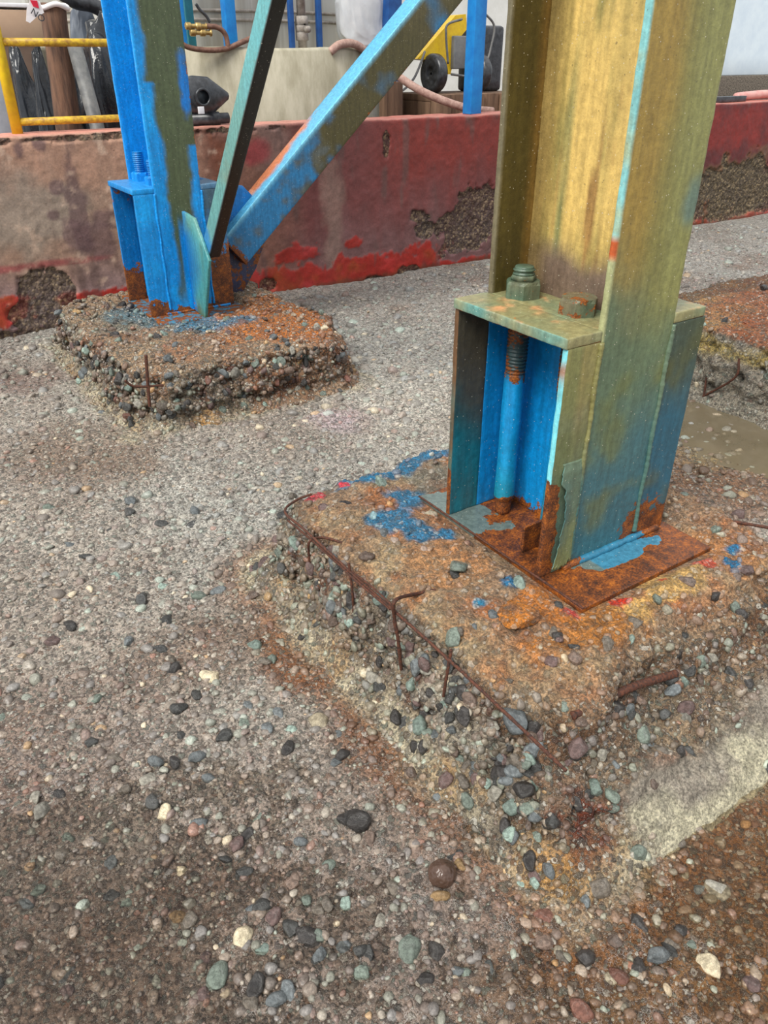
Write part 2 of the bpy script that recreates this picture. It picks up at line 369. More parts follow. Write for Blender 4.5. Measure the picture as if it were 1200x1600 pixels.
def stuff_stones(name, parent, P, R, rad, ci, tint=None, tf=.3, sub=1, seed=3, mat=None):
    r = np.random.default_rng(seed); src = (I0, I1)[sub]
    prot = np.stack([stone_shape(src[0], 100+i, 6) for i in range(16)])
    v = prot[r.integers(0, 16, len(P))]*rad[:, None, None]
    V = np.einsum('nij,nkj->nki', R, v)+P[:, None]
    k = src[0].shape[0]
    Fc = (src[1][None]+(np.arange(len(P))*k)[:, None, None]).reshape(-1, 3)
    c = lin(PALC[ci])*r.uniform(.7, 1.35, (len(P), 1))
    if tint is not None: c = c*(1-tf)+tint*tf
    o = mesh_obj(name, V.reshape(-1, 3), Fc, mat or M_STUFF, None, {'Col': np.repeat(c, k, 0)}, smooth=True)
    keep(o, parent); o['kind'] = 'stuff'
    return o

# ------------------------------------------------------------------ floor
PED = [(.69, 1.72, .50, 1.70), (.69, 1.72, 2.74, 4.06), (2.80, 3.95, .55, 2.30)]
def inside_ped(x, y, g=0.):
    m = np.zeros(np.shape(x), bool)
    for a, b, c, d in PED: m |= (x > a-g) & (x < b+g) & (y > c-g) & (y < d+g)
    return m
def ground_h(x, y):
    P = P3(x, y)
    h = .010*fbm(P, 1.7, 3, 11)+.0050*fbm(P, 13, 3, 12)+.0050*fbm(P, 52, 3, 13)-.0045*np.clip(np.abs(fbm(P, 34, 2, 14))*2-.5, 0, 1)
    d = np.hypot(x+.05, y-.75); h = h-.010*(1-ss(.2, .75, d))          # shallow dip that holds water
    d = np.hypot((x-2.62)/1.2, (y-1.5)/2.2); h = h-.012*(1-ss(.1, .3, d))
    return h
def ground_col(P):
    n = len(P); x, y = P[:, 0], P[:, 1]; dist = np.hypot(x, y)
    C = base(n, (168, 150, 136))
    C = lay(C, (216, 210, 198), ss(.8, 1.7, dist)*(.55+.45*fbm(P, 2.2, 3, 5)))  # pale mid-ground mortar, brightened further to paint its wet sky sheen
    C = lay(C, (168, 164, 158), ss(3.2, 5.0, dist)*.9)
    C = lay(C, (124, 102, 88), np.clip(.55*fbm(P, 3.1, 4, 6)+.0, 0, 1))
    C = lay(C, (120, 74, 44), np.clip(.9*fbm(P, 4.3, 4, 8)-.28, 0, .7))
    for px, py, rx, ry, col, a in ((500, 1020, .16, .14, (142, 86, 46), .9), (610, 1150, .13, .12, (140, 88, 50), .7), (430, 970, .12, .12, (160, 110, 62), .7), (330, 1010, .22, .15, (128, 92, 66), .5),
                                   (1120, 1450, .30, .22, (150, 104, 54), .95), (1180, 1280, .16, .16, (156, 108, 56), .95), (930, 1540, .2, .12, (126, 92, 60), .7), (150, 700, .25, .3, (140, 110, 84), .5),
                                   (1130, 730, .5, .25, (150, 104, 66), .8), (1180, 690, .3, .15, (196, 180, 120), .6), (1140, 640, .22, .18, (214, 206, 184), .8), (520, 655, .13, .12, (208, 186, 190), .8), (450, 800, .45, .5, (186, 184, 176), .55), (560, 540, .7, .5, (178, 178, 172), .6),
                                   (30, 595, .3, .16, (128, 90, 80), .6), (100, 1150, .25, .25, (140, 112, 98), .5), (110, 1500, .2, .2, (132, 106, 88), .5), (700, 1420, .25, .15, (150, 132, 122), .5)):
        c = onz(px, py); C = lay(C, col, a*blob(P, (c[0], c[1], 0), (rx, ry, 1), .45, .45, 6, int(px)))
    # lime-white apron and rust seep around the pedestal feet
    for k, (a, b, c, d) in enumerate(PED):
        dx = np.maximum(np.maximum(a-x, x-b), 0); dy = np.maximum(np.maximum(c-y, y-d), 0); e = np.hypot(dx, dy)+.035*fbm(P, 9, 4, 20+k)
        C = lay(C, (156, 100, 56), .75*(1-ss(.05, .17, e))*(k != 1)); C = lay(C, (200, 186, 156), np.clip(.8+.9*fbm(P, 12, 3, 77+k), 0, .95)*(1-ss(.02, .085, e)))
    return C
def axis_pts(lo, hi, f0, f1, fine, grow, mx):
    p = list(np.arange(f0, f1, fine)); s = fine; x = p[-1]
    while x < hi: s = min(s*grow, mx); x += s; p.append(x)
    s = fine; x = p[0]
    while x > lo: s = min(s*grow, mx); x -= s; p.insert(0, x)
    return np.array(p)
gx = axis_pts(-3, 12, -.2, 1.3, .0062, 1.018, .12); gy = axis_pts(-3, 13, .1, 1.9, .0062, 1.018, .12)
GX, GY = np.meshgrid(gx, gy, indexing='ij'); x, y = GX.ravel(), GY.ravel()
z = ground_h(x, y); idx = np.arange(len(x)).reshape(GX.shape)
Fc = np.stack([idx[:-1, :-1], idx[1:, :-1], idx[1:, 1:], idx[:-1, 1:]], -1).reshape(-1, 4)
Pg = P3(x, y)
gcol = ground_col(Pg)
wet = .10+.75*(1-ss(.35, 1.0, np.hypot(x-.05, y-.65)))+.5*blob(Pg, (1.0, .45, 0), (.6, .3, 1), .5, .3)+.22*ss(1.8, 3.0, np.hypot(x, y))
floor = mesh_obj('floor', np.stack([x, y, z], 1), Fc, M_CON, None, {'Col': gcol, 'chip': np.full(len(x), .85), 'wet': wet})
floor['kind'] = 'structure'
# embedded stones: the 300 that show largest are parts, the rest one stuff mesh
n = 150000
cx_, cy_ = rng.uniform(-.6, 6.5, n), rng.uniform(-.2, 4.25, n)
dist = np.hypot(cx_, cy_); keepm = (rng.uniform(0, 1, n) < np.clip(1.5/(dist+.15)**1.35, .03, 1)) & ~inside_ped(cx_, cy_, .01)
V3 = np.stack([cx_, cy_, 0*cx_-HCAM], 1); zz = V3@DIR; u = (V3@RT)/zz*F; v = -(V3@UPV)/zz*F
keepm &= (zz > .3) & (np.abs(u) < 850) & (v < 1080)
cx_, cy_, dist = cx_[keepm], cy_[keepm], dist[keepm]; n = len(cx_)
rad = np.clip(.0055*np.exp(rng.normal(0, .54, n)), .0024, .0190)*np.clip(.75+dist*.28, 1, 1.9)
cz = ground_h(cx_, cy_)-rad*rng.uniform(-.08, .45, n)
Pst = np.stack([cx_, cy_, cz], 1); ci = pick_col(n, rng)
tl = rng.normal(0, .28, (n, 3)); tl[:, 2] = 1; Rst = rots_from(tl, rng.uniform(0, 6.28, n))
app = rad/np.linalg.norm(Pst-CAM, axis=1); order = np.argsort(-app)
SPECIAL = [(690, 1368, 23, 4, 'ball'), (558, 1285, 27, 10, ''), (500, 1128, 20, 7, ''), (330, 1056, 19, 7, ''), (110, 978, 14, 10, ''), (254, 915, 11, 3, ''), (1124, 1387, 22, 6, ''), (915, 1495, 19, 10, ''), (1105, 1507, 22, 7, ''), (400, 1540, 22, 10, ''), (340, 1525, 24, 2, ''), (480, 1458, 24, 10, ''), (380, 1465, 20, 7, ''),
           (255, 1270, 15, 7, ''), (200, 1005, 12, 1, ''), (820, 1350, 17, 4, ''), (450, 1170, 16, 10, ''), (285, 1355, 12, 7, ''), (680, 1485, 16, 10, ''), (1175, 1535, 18, 5, ''), (1025, 1497, 20, 1, ''), (640, 1480, 26, 2, ''), (245, 1190, 14, 1, ''), (350, 1150, 15, 0, ''), (540, 1410, 14, 3, '')]
for k in order[:275]:
    put_stone(floor, Pst[k], Rst[k], rad[k], int(ci[k]+len(PAL)*rng.integers(0, NV//len(PAL))))
for px, py, rp_, c, kind in SPECIAL:
    p = onz(px, py); r = rp_*pxm(p); p[2] = float(ground_h(p[:1], p[1:2])[0])+(.006 if kind else .001)
    if kind:
        V = I2[0]*(1+.04*fbm(I2[0], 1.5, 2, 4)[:, None])*[1, .97, .94]*r+p
        o = mesh_obj('stone', V, I2[1], M_STONE, None, {'Col': base(len(V), (84, 64, 54))}); keep(o, floor); o['label'] = 'smooth round dark brown pebble'
    else:
        put_stone(floor, p, rotmat(rng.normal(0, .2), rng.normal(0, .2), rng.uniform(0, 6)), r, c+len(PAL)*int(rng.integers(0, NV//len(PAL))))
rest = order[275:]
big = rest[app[rest]*F > 6.0]; small = rest[app[rest]*F <= 6.0]
print('floor stones', len(big), len(small))
stuff_stones('gravel', floor, Pst[big], Rst[big], rad[big], ci[big], ground_col(P3(cx_[big], cy_[big])), .3)
stuff_stones('fine_gravel', floor, Pst[small], Rst[small], rad[small], ci[small], ground_col(P3(cx_[small], cy_[small])), .35, 0)
# standing water
M_WATER = mat_water('clear_shallow_water', (.97, .95, .92)); M_MUD = mat_plain('murky_puddle_water', (112, 102, 82), (132, 120, 98), 3, .08, .02, .002, Alpha=.82)
def puddle(name, cx, cy, rx, ry, z, mat, label, seed):
    k = 96; th = np.linspace(0, 2*math.pi, k, endpoint=False)
    rr = 1+.22*fbm(P3(np.cos(th), np.sin(th)), 1.3, 3, seed)
    V = [(cx, cy, z)]; Fc = []
    rings = 16
    for j in range(1, rings+1):
        for t, q in zip(th, rr): V.append((cx+rx*q*math.cos(t)*j/rings, cy+ry*q*math.sin(t)*j/rings, z))
    for i in range(k): Fc.append((0, 1+i, 1+(i+1) % k))
    for j in range(rings-1):
        for i in range(k): Fc.append((1+j*k+i, 1+(j+1)*k+i, 1+(j+1)*k+(i+1) % k, 1+j*k+(i+1) % k))
    o = mesh_obj(name, np.array(V), Fc, mat); return tag(o, label, 'puddle')
puddle('water_film', .02, .72, .62, .60, -.0035, M_WATER, 'thin clear water film pooled between stones in the near left foreground', 2)
puddle('puddle', 2.60, 1.62, .30, .62, -.002, M_MUD, 'murky standing puddle beside the grey broken concrete face at the right', 5)
puddle('rusty_puddle', 1.06, .30, .34, .17, -.002, mat_water('rust_tinted_water', (.97, .92, .82), .15, .05), 'shallow rust-brown water in the near right corner below the pedestal', 9)

# ------------------------------------------------------------------ wall_back
WY, WT, WZ = 4.32, .22, .926
xs = np.arange(-1.6, 9.0, .009)
zs = np.concatenate([np.linspace(-.05, WZ-.015, 105), WZ-.015+.015*np.sin(np.linspace(0, math.pi/2, 5)[1:])])
yb = np.concatenate([np.zeros(105), .015-.015*np.cos(np.linspace(0, math.pi/2, 5)[1:])])
tops = np.linspace(.03, WT, 14); prof = np.concatenate([np.stack([yb, zs], 1), np.stack([tops, 0*tops+WZ], 1), [[WT, .5], [WT, -.05]]])
A, Bi = np.meshgrid(np.arange(len(xs)), np.arange(len(prof)), indexing='ij')
X = xs[A.ravel()]; Yp = prof[Bi.ravel(), 0]; Z = prof[Bi.ravel(), 1]
Pw = np.stack([X, Yp*0, Z], 1); front = (Yp < .02)
nn = len(X)
wcol = base(nn, (158, 126, 106)); sp = np.zeros(nn); gl = np.zeros(nn)
def wp(px, py): q = ony(px, py, WY); return np.array([q[0], 0, q[2]]), pxm(q)
def wb(px, py, rx, ry, soft=.3, amp=.5, s=None, seed=0):
    c, k = wp(px, py); return blob(Pw, c, (rx*k*1.45, 1, ry*k), soft, amp, s or 9, seed+int(px))
stre = fbm(np.stack([X*3, Yp*0, Z*.5], 1), 4, 4, 3)
wcol = lay(wcol, (178, 134, 110), ss(.5, .85, Z)*(X < 1.9)*(.6+.4*stre))
wcol = lay(wcol, (150, 138, 124), wb(40, 340, 60, 60, .5)*.7)
wcol = lay(wcol, (132, 110, 116), (1-ss(.12, .42, Z+.05*stre))*(X < 2.0)*.7)
xr = ss(1.95, 2.45, X+.1*stre)
wcol = lay(wcol, (122, 76, 62), ss(1.55, 1.75, X)*.8); wcol = lay(wcol, (112, 58, 56), xr)
wcol = lay(wcol, (124, 40, 30), ss(2.6, 3.1, X)*ss(.45, .75, Z+.12*stre)*.85)
wcol = lay(wcol, (118, 92, 92), xr*(1-ss(.15, .5, Z+.12*stre))*.55)
wcol = lay(wcol, (150, 124, 112), wb(520, 340, 12, 90, .5, .6)*.6); wcol = lay(wcol, (140, 112, 104), wb(420, 215, 20, 40, .5, .6)*.6)
wcol = lay(wcol, (92, 30, 30), ss(4.2, 4.8, X))
wcol = lay(wcol, (128, 30, 20), wb(1150, 200, 60, 30, .5, .6)*.8)
for px, py, rx, ry in ((120, 330, 10, 70), (88, 293, 9, 12), (85, 336, 8, 8), (118, 372, 16, 26), (155, 380, 18, 30), (168, 340, 14, 16), (30, 240, 5, 14), (62, 225, 7, 12)): wcol = lay(wcol, (104, 78, 78), wb(px, py, rx, ry, .25, .45, 14)*.75)
for px, py, rx, ry, c in ((400, 240, 20, 18, (150, 50, 56)), (345, 245, 16, 60, (120, 66, 44)), (60, 415, 70, 6, (150, 70, 70)), (300, 205, 30, 10, (108, 66, 50))): wcol = lay(wcol, c, wb(px, py, rx, ry, .4, .5)*.8)
red = np.zeros(nn)
for px, py, rx, ry in ((18, 475, 34, 34), (150, 458, 45, 18), (185, 452, 30, 14), (430, 435, 60, 26), (520, 425, 60, 28), (560, 410, 40, 30), (620, 405, 45, 34), (660, 385, 22, 26), (552, 375, 10, 10), (700, 410, 50, 12), (460, 390, 22, 20), (405, 430, 30, 30)): red = np.maximum(red, wb(px, py+ry*.35, rx, ry*.62, .14, .95, 13))
red = np.maximum(red, (1-ss(.035, .06, Z+.03*stre))*(X > 1.7)*(X < 3.3)); red = np.maximum(red, (1-ss(.03, .05, Z+.02*stre))*(X > 4.5))
wcol = lay(wcol, (160, 38, 28), red*.95); wcol = lay(wcol, (196, 62, 66), red*np.clip(fbm(Pw, 6, 3, 9), 0, 1)*.8); wcol = lay(wcol, (150, 74, 30), red*np.clip(fbm(Pw, 9, 3, 19)-.15, 0, 1)*.9)
for px, py, rx, ry in ((75, 465, 34, 48), (45, 490, 20, 24), (120, 490, 40, 22), (728, 345, 34, 55), (760, 340, 40, 60), (655, 340, 16, 14), (665, 355, 14, 16), (640, 425, 16, 14), (590, 440, 18, 10), (605, 230, 6, 25), (420, 445, 12, 14), (1150, 300, 90, 46), (1200, 290, 60, 50), (1090, 310, 30, 40)): sp = np.maximum(sp, wb(px, py, rx*.8, ry*.8, .45, .7, 9))
sp = np.maximum(sp, .55*blob(np.stack([X, 0*X, Z], 1), (1.2, 0, .905), (.9, 1, .016), .4, .9, 14, 4)*(Yp < .03))
sp = np.maximum(sp, (1-ss(.015, .035, Z+.03*stre))*(X < 1.7)*.7)
wcol = lay(wcol, (104, 86, 56), wb(1150, 300, 90, 46)*.8); wcol = lay(wcol, (198, 168, 146), np.clip(2.2*fbm(Pw, 17, 4, 33)-1.0, 0, .7)*(X < 1.9)); wcol = lay(wcol, (92, 70, 66), np.clip(2.0*fbm(np.stack([X*2.5, 0*X, Z*.6], 1), 5, 4, 35)-.75, 0, .6)); wcol = lay(wcol, (96, 52, 34), (1-ss(.0, .03, Z+.02*stre))*.8)
gl = red*.6+ss(2.2, 3, X)*.5
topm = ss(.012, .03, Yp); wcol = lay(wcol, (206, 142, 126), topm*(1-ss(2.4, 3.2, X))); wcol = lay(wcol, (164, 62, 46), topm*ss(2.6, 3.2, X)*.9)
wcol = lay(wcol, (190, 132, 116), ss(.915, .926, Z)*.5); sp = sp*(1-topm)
disp = -.004*fbm(Pw, 5, 4, 2)-.0015*fbm(Pw, 40, 2, 6)+.014*ss(.4, .6, sp+.35*fbm(Pw, 22, 4, 7))*(1+.6*fbm(Pw, 45, 2, 8))-.0025*ss(.3, .6, red)
Vw = np.stack([X, WY+Yp+disp*front, Z-.006*np.clip(fbm(Pw, 7, 3, 5), 0, 1)*(Z > WZ-.02)], 1)
k = len(prof); Fc = np.stack([A*k+Bi]*1, -1).reshape(len(xs), k)
Fw = np.stack([Fc[:-1, :-1], Fc[1:, :-1], Fc[1:, 1:], Fc[:-1, 1:]], -1).reshape(-1, 4)
wall = mesh_obj('wall_back', Vw, Fw, M_WALL, None, {'Col': wcol, 'spall': sp, 'gloss': gl}); wall['kind'] = 'structure'

# ------------------------------------------------------------------ pedestals
def pedestal(k, H, seed, nper, nside, ntop, label, erode, stones, nstuff, zs_top, colf):
    x0, x1, y0, y1 = PED[k]; hx, hy = (x1-x0)/2, (y1-y0)/2; cx, cy = (x0+x1)/2, (y0+y1)/2
    r = (.11, .22, .12)[k]
    # rounded rectangle, equally spaced
    q = []
    for (sx_, sy_, a0) in ((1, -1, -90), (1, 1, 0), (-1, 1, 90), (-1, -1, 180)):
        for a in np.linspace(a0, a0+90, 24): q.append((sx_*(hx-r)+r*math.cos(math.radians(a)), sy_*(hy-r)+r*math.sin(math.radians(a))))
    q = np.array(q+[q[0]]); L = np.concatenate([[0], np.cumsum(np.hypot(*np.diff(q, axis=0).T))])
    t = np.linspace(0, L[-1], nper, endpoint=False); per = np.stack([np.interp(t, L, q[:, 0]), np.interp(t, L, q[:, 1])], 1)
    T = np.roll(per, -1, 0)-np.roll(per, 1, 0); T /= np.linalg.norm(T, axis=1, keepdims=True); Nn = np.stack([T[:, 1], -T[:, 0]], 1)
    # profile: inset, z
    cp = np.array([(-.060, -.03), (-.032, .004), (-.008, .028), (.004, .055), (.006, .10), (.010, .16), (.018, .205), (.035, .235), (.075, .248), (.16, .25)]); cp[:, 1] *= H/.25
    if k == 0: cp[3:, 0] += np.array([.010, .020, .026, .028, .034, .036, 0])
    ps = spline(cp, nside)
    rest_ = np.linspace(.16, .90*min(hx, hy), ntop+1)[1:]; ps = np.vstack([ps, np.stack([rest_, 0*rest_+H], 1)])
    tt = np.concatenate([np.linspace(0, 1, nside), 1+np.linspace(0, 1, ntop+1)[1:]])
    ins = np.repeat(ps[None, :, 0], nper, 0); zz = np.repeat(ps[None, :, 1], nper, 0)
    # erosion: corner shoulders fall away, sides undulate
    wgt = np.zeros(nper)
    for ex, ey, rad_, amt in erode:
        d = np.hypot(per[:, 0]+cx-ex, per[:, 1]+cy-ey); wgt += amt*np.exp(-(d/rad_)**2)
    ys = np.exp(-((per[:, 1]+hy)/.10)**2)*(k == 0)*ss(-hx, -hx*.2, per[:, 0])
    und = fbm(np.stack([per[:, 0]*1, per[:, 1]*1, 0*t], 1), 3.2, 3, seed)
    lift = ss(.02, H, zz)
    ins = ins+lift*(wgt[:, None]*.085+.17*ys[:, None]+.022*und[:, None])*(1-ss(.16, .60, ins))
    zz = zz-wgt[:, None]*.035*ss(.6*H, H, zz)*(1-ss(.10, .26, ins))
    lo = 1-ss(-.1, .0, ps[:, 0])
    ins = ins-(.03*fbm(np.stack([per[:, 0], per[:, 1], 0*t], 1), 7, 3, seed+5))[:, None]*lo[None]
    X = cx+per[:, None, 0]*(hx-ins)/hx; Y = cy+per[:, None, 1]*(hy-ins)/hy
    V = np.stack([X, Y, zz], -1)
    def normals(V):
        du = np.roll(V, -1, 0)-np.roll(V, 1, 0); dv = np.gradient(V, axis=1); N = np.cross(du, dv); N /= np.linalg.norm(N, axis=2, keepdims=True)+1e-9; return N
    N = normals(V); P = V.reshape(-1, 3); Nf = N.reshape(-1, 3)
    top = ss(.5, .9, Nf[:, 2])*ss(.7*H, .95*H, P[:, 2]); skirt = 1-ss(.03, .07, P[:, 2])
    rend = ((1-ss(.07, .11, P[:, 2]+.035*fbm(P, 7, 3, 5)))*(Nf[:, 1] < -.25)*ss(.86, .93, P[:, 0]+.03*fbm(P, 12, 3, 6))*(1-top)) if k == 0 else np.zeros(len(P))
    a = (1-.8*rend)*(1-.5*top)*(1-.55*skirt)*(1 if k == 0 else 1.35)
    lay_ = np.sin(P[:, 2]*95+3*fbm(P, 5, 3, seed+3))*.006*(1-top)*(1-skirt)
    rid = 1-np.abs(fbm(P, 26, 3, seed+4))*2
    d = a*(.020*fbm(P, 8, 3, seed+1)+.014*fbm(P, 21, 3, seed+2)+.008*rid-.030*ss(.22, .62, fbm(P, 13, 3, seed+12))*(1-top)*(1-skirt)*(1-rend))+lay_+(.0055*fbm(P, 60, 3, seed+6)+.006*top*fbm(P, 28, 3, seed+9))*(1-.5*skirt)
    if k == 0: d = d-.022*np.exp(-((P[:, 2]-.165-.03*fbm(P, 4, 2, 9))/.018)**2)*(Nf[:, 1] < -.2)*(1-top)+.010*rend
    flat = (1-ss(.98, 1.12, np.maximum(np.abs(P[:, 0]-(1.271, 1.254)[k])/.222, np.abs(P[:, 1]-(1.133, 3.669)[k])/.297))) if k < 2 else 0
    d = d*(1-flat)-(.0122, .0172, 0)[k]*flat
    P = P+Nf*d[:, None]
    tt_ = np.repeat(tt[None], nper, 0).ravel()
    C, chip, wet = colf(P, Nf, top, skirt, tt_)
    if k == 0: C = lay(C, (164, 154, 140), rend); C = lay(C, (210, 202, 174), rend*np.clip(.3+1.3*fbm(P, 9, 4, 8)+1.5*(.045-P[:, 2])/.05, 0, 1)); chip = chip*(1-.85*rend)
    idx = np.arange(len(P)).reshape(V.shape[:2]); i2 = np.roll(idx, -1, 0)
    Fc = np.stack([idx[:, :-1], i2[:, :-1], i2[:, 1:], idx[:, 1:]], -1).reshape(-1, 4)
    root = thing('concrete_pedestal', label, 'concrete block', (cx, cy, 0), 'eroded concrete column footings')
    P2 = np.vstack([P, [[cx, cy, H-(.0122, .0172, 0)[k]]]]); last = idx[:, -1]; 
    tri = np.stack([last, np.roll(last, -1), np.full(nper, len(P))], -1)
    F_all = [tuple(f) for f in Fc.tolist()]+[tuple(f) for f in tri.tolist()]
    ex = lambda A_: np.concatenate([A_, A_[-1:]])
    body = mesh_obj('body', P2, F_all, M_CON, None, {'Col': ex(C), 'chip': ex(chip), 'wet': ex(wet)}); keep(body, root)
    # embedded stones
    r_ = np.random.default_rng(seed)
    G = P.reshape(V.shape); ar = np.linalg.norm(np.roll(G, -1, 0)-G, axis=2)*np.linalg.norm(np.gradient(G, axis=1), axis=2); ar = ar.ravel()
    toC = CAM-P; vis = (Nf*toC).sum(1)/np.linalg.norm(toC, axis=1); wv = ar*(vis > -.15)*(1-flat)*(1-.72*top)*(1-.55*skirt)*(1-.85*rend)*np.where((Nf[:, 1] < -.3) & (k == 0), .38, 1)*(1-.45*top*(k == 0)); wv /= wv.sum()
    ntot = stones+nstuff; pick = r_.choice(len(P), size=ntot, p=wv)
    rad = np.clip(.0092*np.exp(r_.normal(0, .40, ntot)), .004, .023)*(1 if k == 0 else 1.15); od = np.argsort(-rad/np.linalg.norm(P[pick]-CAM, axis=1)); pick, rad = pick[od], rad[od]
    dirn = Nf[pick]+r_.normal(0, .45, (ntot, 3)); R = rots_from(dirn, r_.uniform(0, 6.28, ntot)); Pc = P[pick]+Nf[pick]*(rad*r_.uniform(*((-.5, .12), (-.3, .3), (-.5, .12))[k], ntot))[:, None]; ci = pick_col(ntot, r_)
    for j in range(stones): put_stone(root, Pc[j], R[j], rad[j], int(ci[j]+len(PAL)*r_.integers(0, NV//len(PAL))))
    if nstuff: stuff_stones('gravel', root, Pc[stones:], R[stones:], rad[stones:], ci[stones:], C[pick[stones:]], .3, 1, seed)
    return root, P, Nf
def common_cols(P, N, top, skirt, tt, seed, H):
    n = len(P); C = base(n, (146, 128, 104))
    C = lay(C, (112, 104, 94), np.clip(.7*fbm(P, 7, 4, seed)+.25, 0, 1)*(1-top)); C = lay(C, (176, 150, 120), np.clip(.9*fbm(P, 10, 4, seed+1), 0, 1))
    C = lay(C, (160, 86, 38), np.clip(1.3*fbm(P, 6, 4, seed+2)+.0, 0, .9)*ss(.3*H, .9*H, P[:, 2]))
    C = lay(C, (96, 50, 28), np.clip(1.8*fbm(P, 11, 4, seed+3)-.5, 0, .85))
    C = lay(C, (198, 186, 158), skirt*np.clip(.6+1.1*fbm(P, 9, 3, seed+4), 0, .95)); C = lay(C, (190, 140, 74), skirt*np.clip(1.3*fbm(P, 7, 3, seed+5)-.25, 0, .9))
    return C
BLUE = (44, 122, 168)
def col_near(P, N, top, skirt, tt):
    H = .25; C = common_cols(P, N, top, skirt, tt, 40, H); x, y, z = P.T
    P2 = P3(x, y)
    C = lay(C, (176, 140, 108), top*.7); C = lay(C, (196, 170, 130), top*np.clip(1.2*fbm(P2, 8, 4, 3), 0, 1)*.8); C = lay(C, (196, 116, 58), top*np.clip(1.3*fbm(P2, 11, 4, 4)-.1, 0, .9))
    def tb(px, py, rx, ry, col, a, amp=.5, zz=.25, s=18):
        nonlocal C
        c = onz(px, py, zz); C = lay(C, col, a*blob(P2, (c[0], c[1], 0), (rx, ry, 1), .25, amp, s, int(px))*ss(.12, .2, z))
    tb(930, 975, .17, .06, (206, 134, 58), .9); tb(1040, 920, .13, .05, (226, 182, 110), .9); tb(850, 945, .06, .07, (206, 126, 50), .9); tb(1150, 870, .06, .12, (200, 138, 82), .7); tb(700, 880, .1, .12, (212, 146, 88), .6)
    tb(640, 800, .12, .12, (176, 112, 66), .6)
    for px, py, rx, ry in ((600, 722, .17, .085), (655, 708, .13, .065), (560, 738, .08, .05), (620, 812, .055, .06), (655, 830, .05, .05), (590, 815, .03, .03), (690, 838, .03, .03), (640, 775, .06, .05)): tb(px, py, rx, ry, (48, 128, 170), .97, .5 if py < 750 else .75)
    tb(700, 760, .09, .12, (112, 124, 116), .6)
    for px, py, r_, c in ((493, 767, .018, (226, 70, 84)), (538, 747, .013, (232, 66, 84)), (972, 936, .014, (228, 60, 34)), (893, 955, .012, (232, 84, 74)), (1102, 880, .013, (228, 96, 70)), (750, 945, .010, (60, 150, 190)), (795, 912, .014, BLUE), (1145, 880, .016, BLUE), (1146, 858, .012, BLUE), (1035, 905, .007, (220, 90, 50))): tb(px, py, r_*1.45, r_*1.45, c, 1, .6, .25, 50)
    # bare white render on the front face, rust at the corner foot
    fr = (1-top)*(N[:, 1] < -.2)
    C = lay(C, (150, 120, 90), fr*blob(P, (1.15, .5, .17), (.35, .2, .06), .4, .5, 12, 4)*.7)
    C = lay(C, (112, 80, 54), fr*np.exp(-((z-.165)/.03)**2)*.8); C = lay(C, (168, 138, 106), fr*(z > .19)*.5)
    C = lay(C, (116, 52, 28), blob(P, (.80, .53, .08), (.06, .08, .05), .4, .5, 20, 6)); C = lay(C, (178, 96, 36), blob(P, (.98, .47, .10), (.05, .1, .035), .4, .5, 20, 7))
    C = lay(C, (204, 196, 176), (1-top)*(N[:, 0] < -.3)*blob(P, (.70, .86, .12), (.2, .12, .07), .4, .6, 12, 8)*.6)
    return C, .9*(1-.45*top), .08+.22*(1-top)
def col_far(P, N, top, skirt, tt):
    C = common_cols(P, N, top, skirt, tt, 60, .22); x, y, z = P.T; P2 = P3(x, y)
    C = lay(C, (178, 142, 108), top*.5); C = lay(C, (190, 112, 46), top*blob(P2, (1.55, 3.1, 0), (.3, .45, 1), .3, .5, 6, 2)); C = lay(C, (160, 96, 50), (1-top)*(x > 1.15)*.45)
    for px, py, rx, ry in ((255, 497, .16, .12), (345, 508, .15, .08), (205, 490, .12, .1), (290, 510, .12, .06)):
        c = onz(px, py, .22); C = lay(C, (66, 128, 160), blob(P2, (c[0], c[1], 0), (rx, ry, 1), .25, .7, 12, px)*top*.9)
    C = lay(C, (120, 132, 124), blob(P2, (.95, 3.5, 0), (.15, .2, 1), .4, .6, 9, 5)*top*.6)
    return C, .95*np.ones(len(P)), .1*np.ones(len(P))
def col_third(P, N, top, skirt, tt):
    C = common_cols(P, N, top, skirt, tt, 80, .22); C = lay(C, (160, 154, 140), (1-top)*.8); C = lay(C, (172, 96, 54), top*.75); C = lay(C, (204, 168, 108), top*np.clip(1.2*fbm(P, 5, 3, 4), 0, 1)*.6)
    C = lay(C, (216, 190, 110), blob(P, (2.86, 1.8, .22), (.05, .9, .035), .4, .5, 9, 3)*.8); C = lay(C, (92, 62, 42), (P[:, 1] > 2.12)*.7)
    return C, .8*np.ones(len(P)), .12*np.ones(len(P))
ped1, P1, N1 = pedestal(0, .25, 3, 1100, 112, 34, 'largest broken concrete footing in the foreground, rusty bars exposed, under the olive column', [(.69, .5, .26, 1.0), (.72, 1.70, .16, .35)], 300, 2700, .25, col_near)
ped2, P2_, N2 = pedestal(1, .22, 23, 440, 48, 14, 'crumbling concrete footing under the bright blue column beside the red wall', [(.72, 2.74, .2, .25), (1.72, 2.74, .22, .5)], 260, 2200, .22, col_far)
ped3, P3_, N3 = pedestal(2, .29, 43, 420, 44, 14, 'rust-topped grey concrete footing behind the olive column at the right edge', [], 60, 500, .22, col_third)

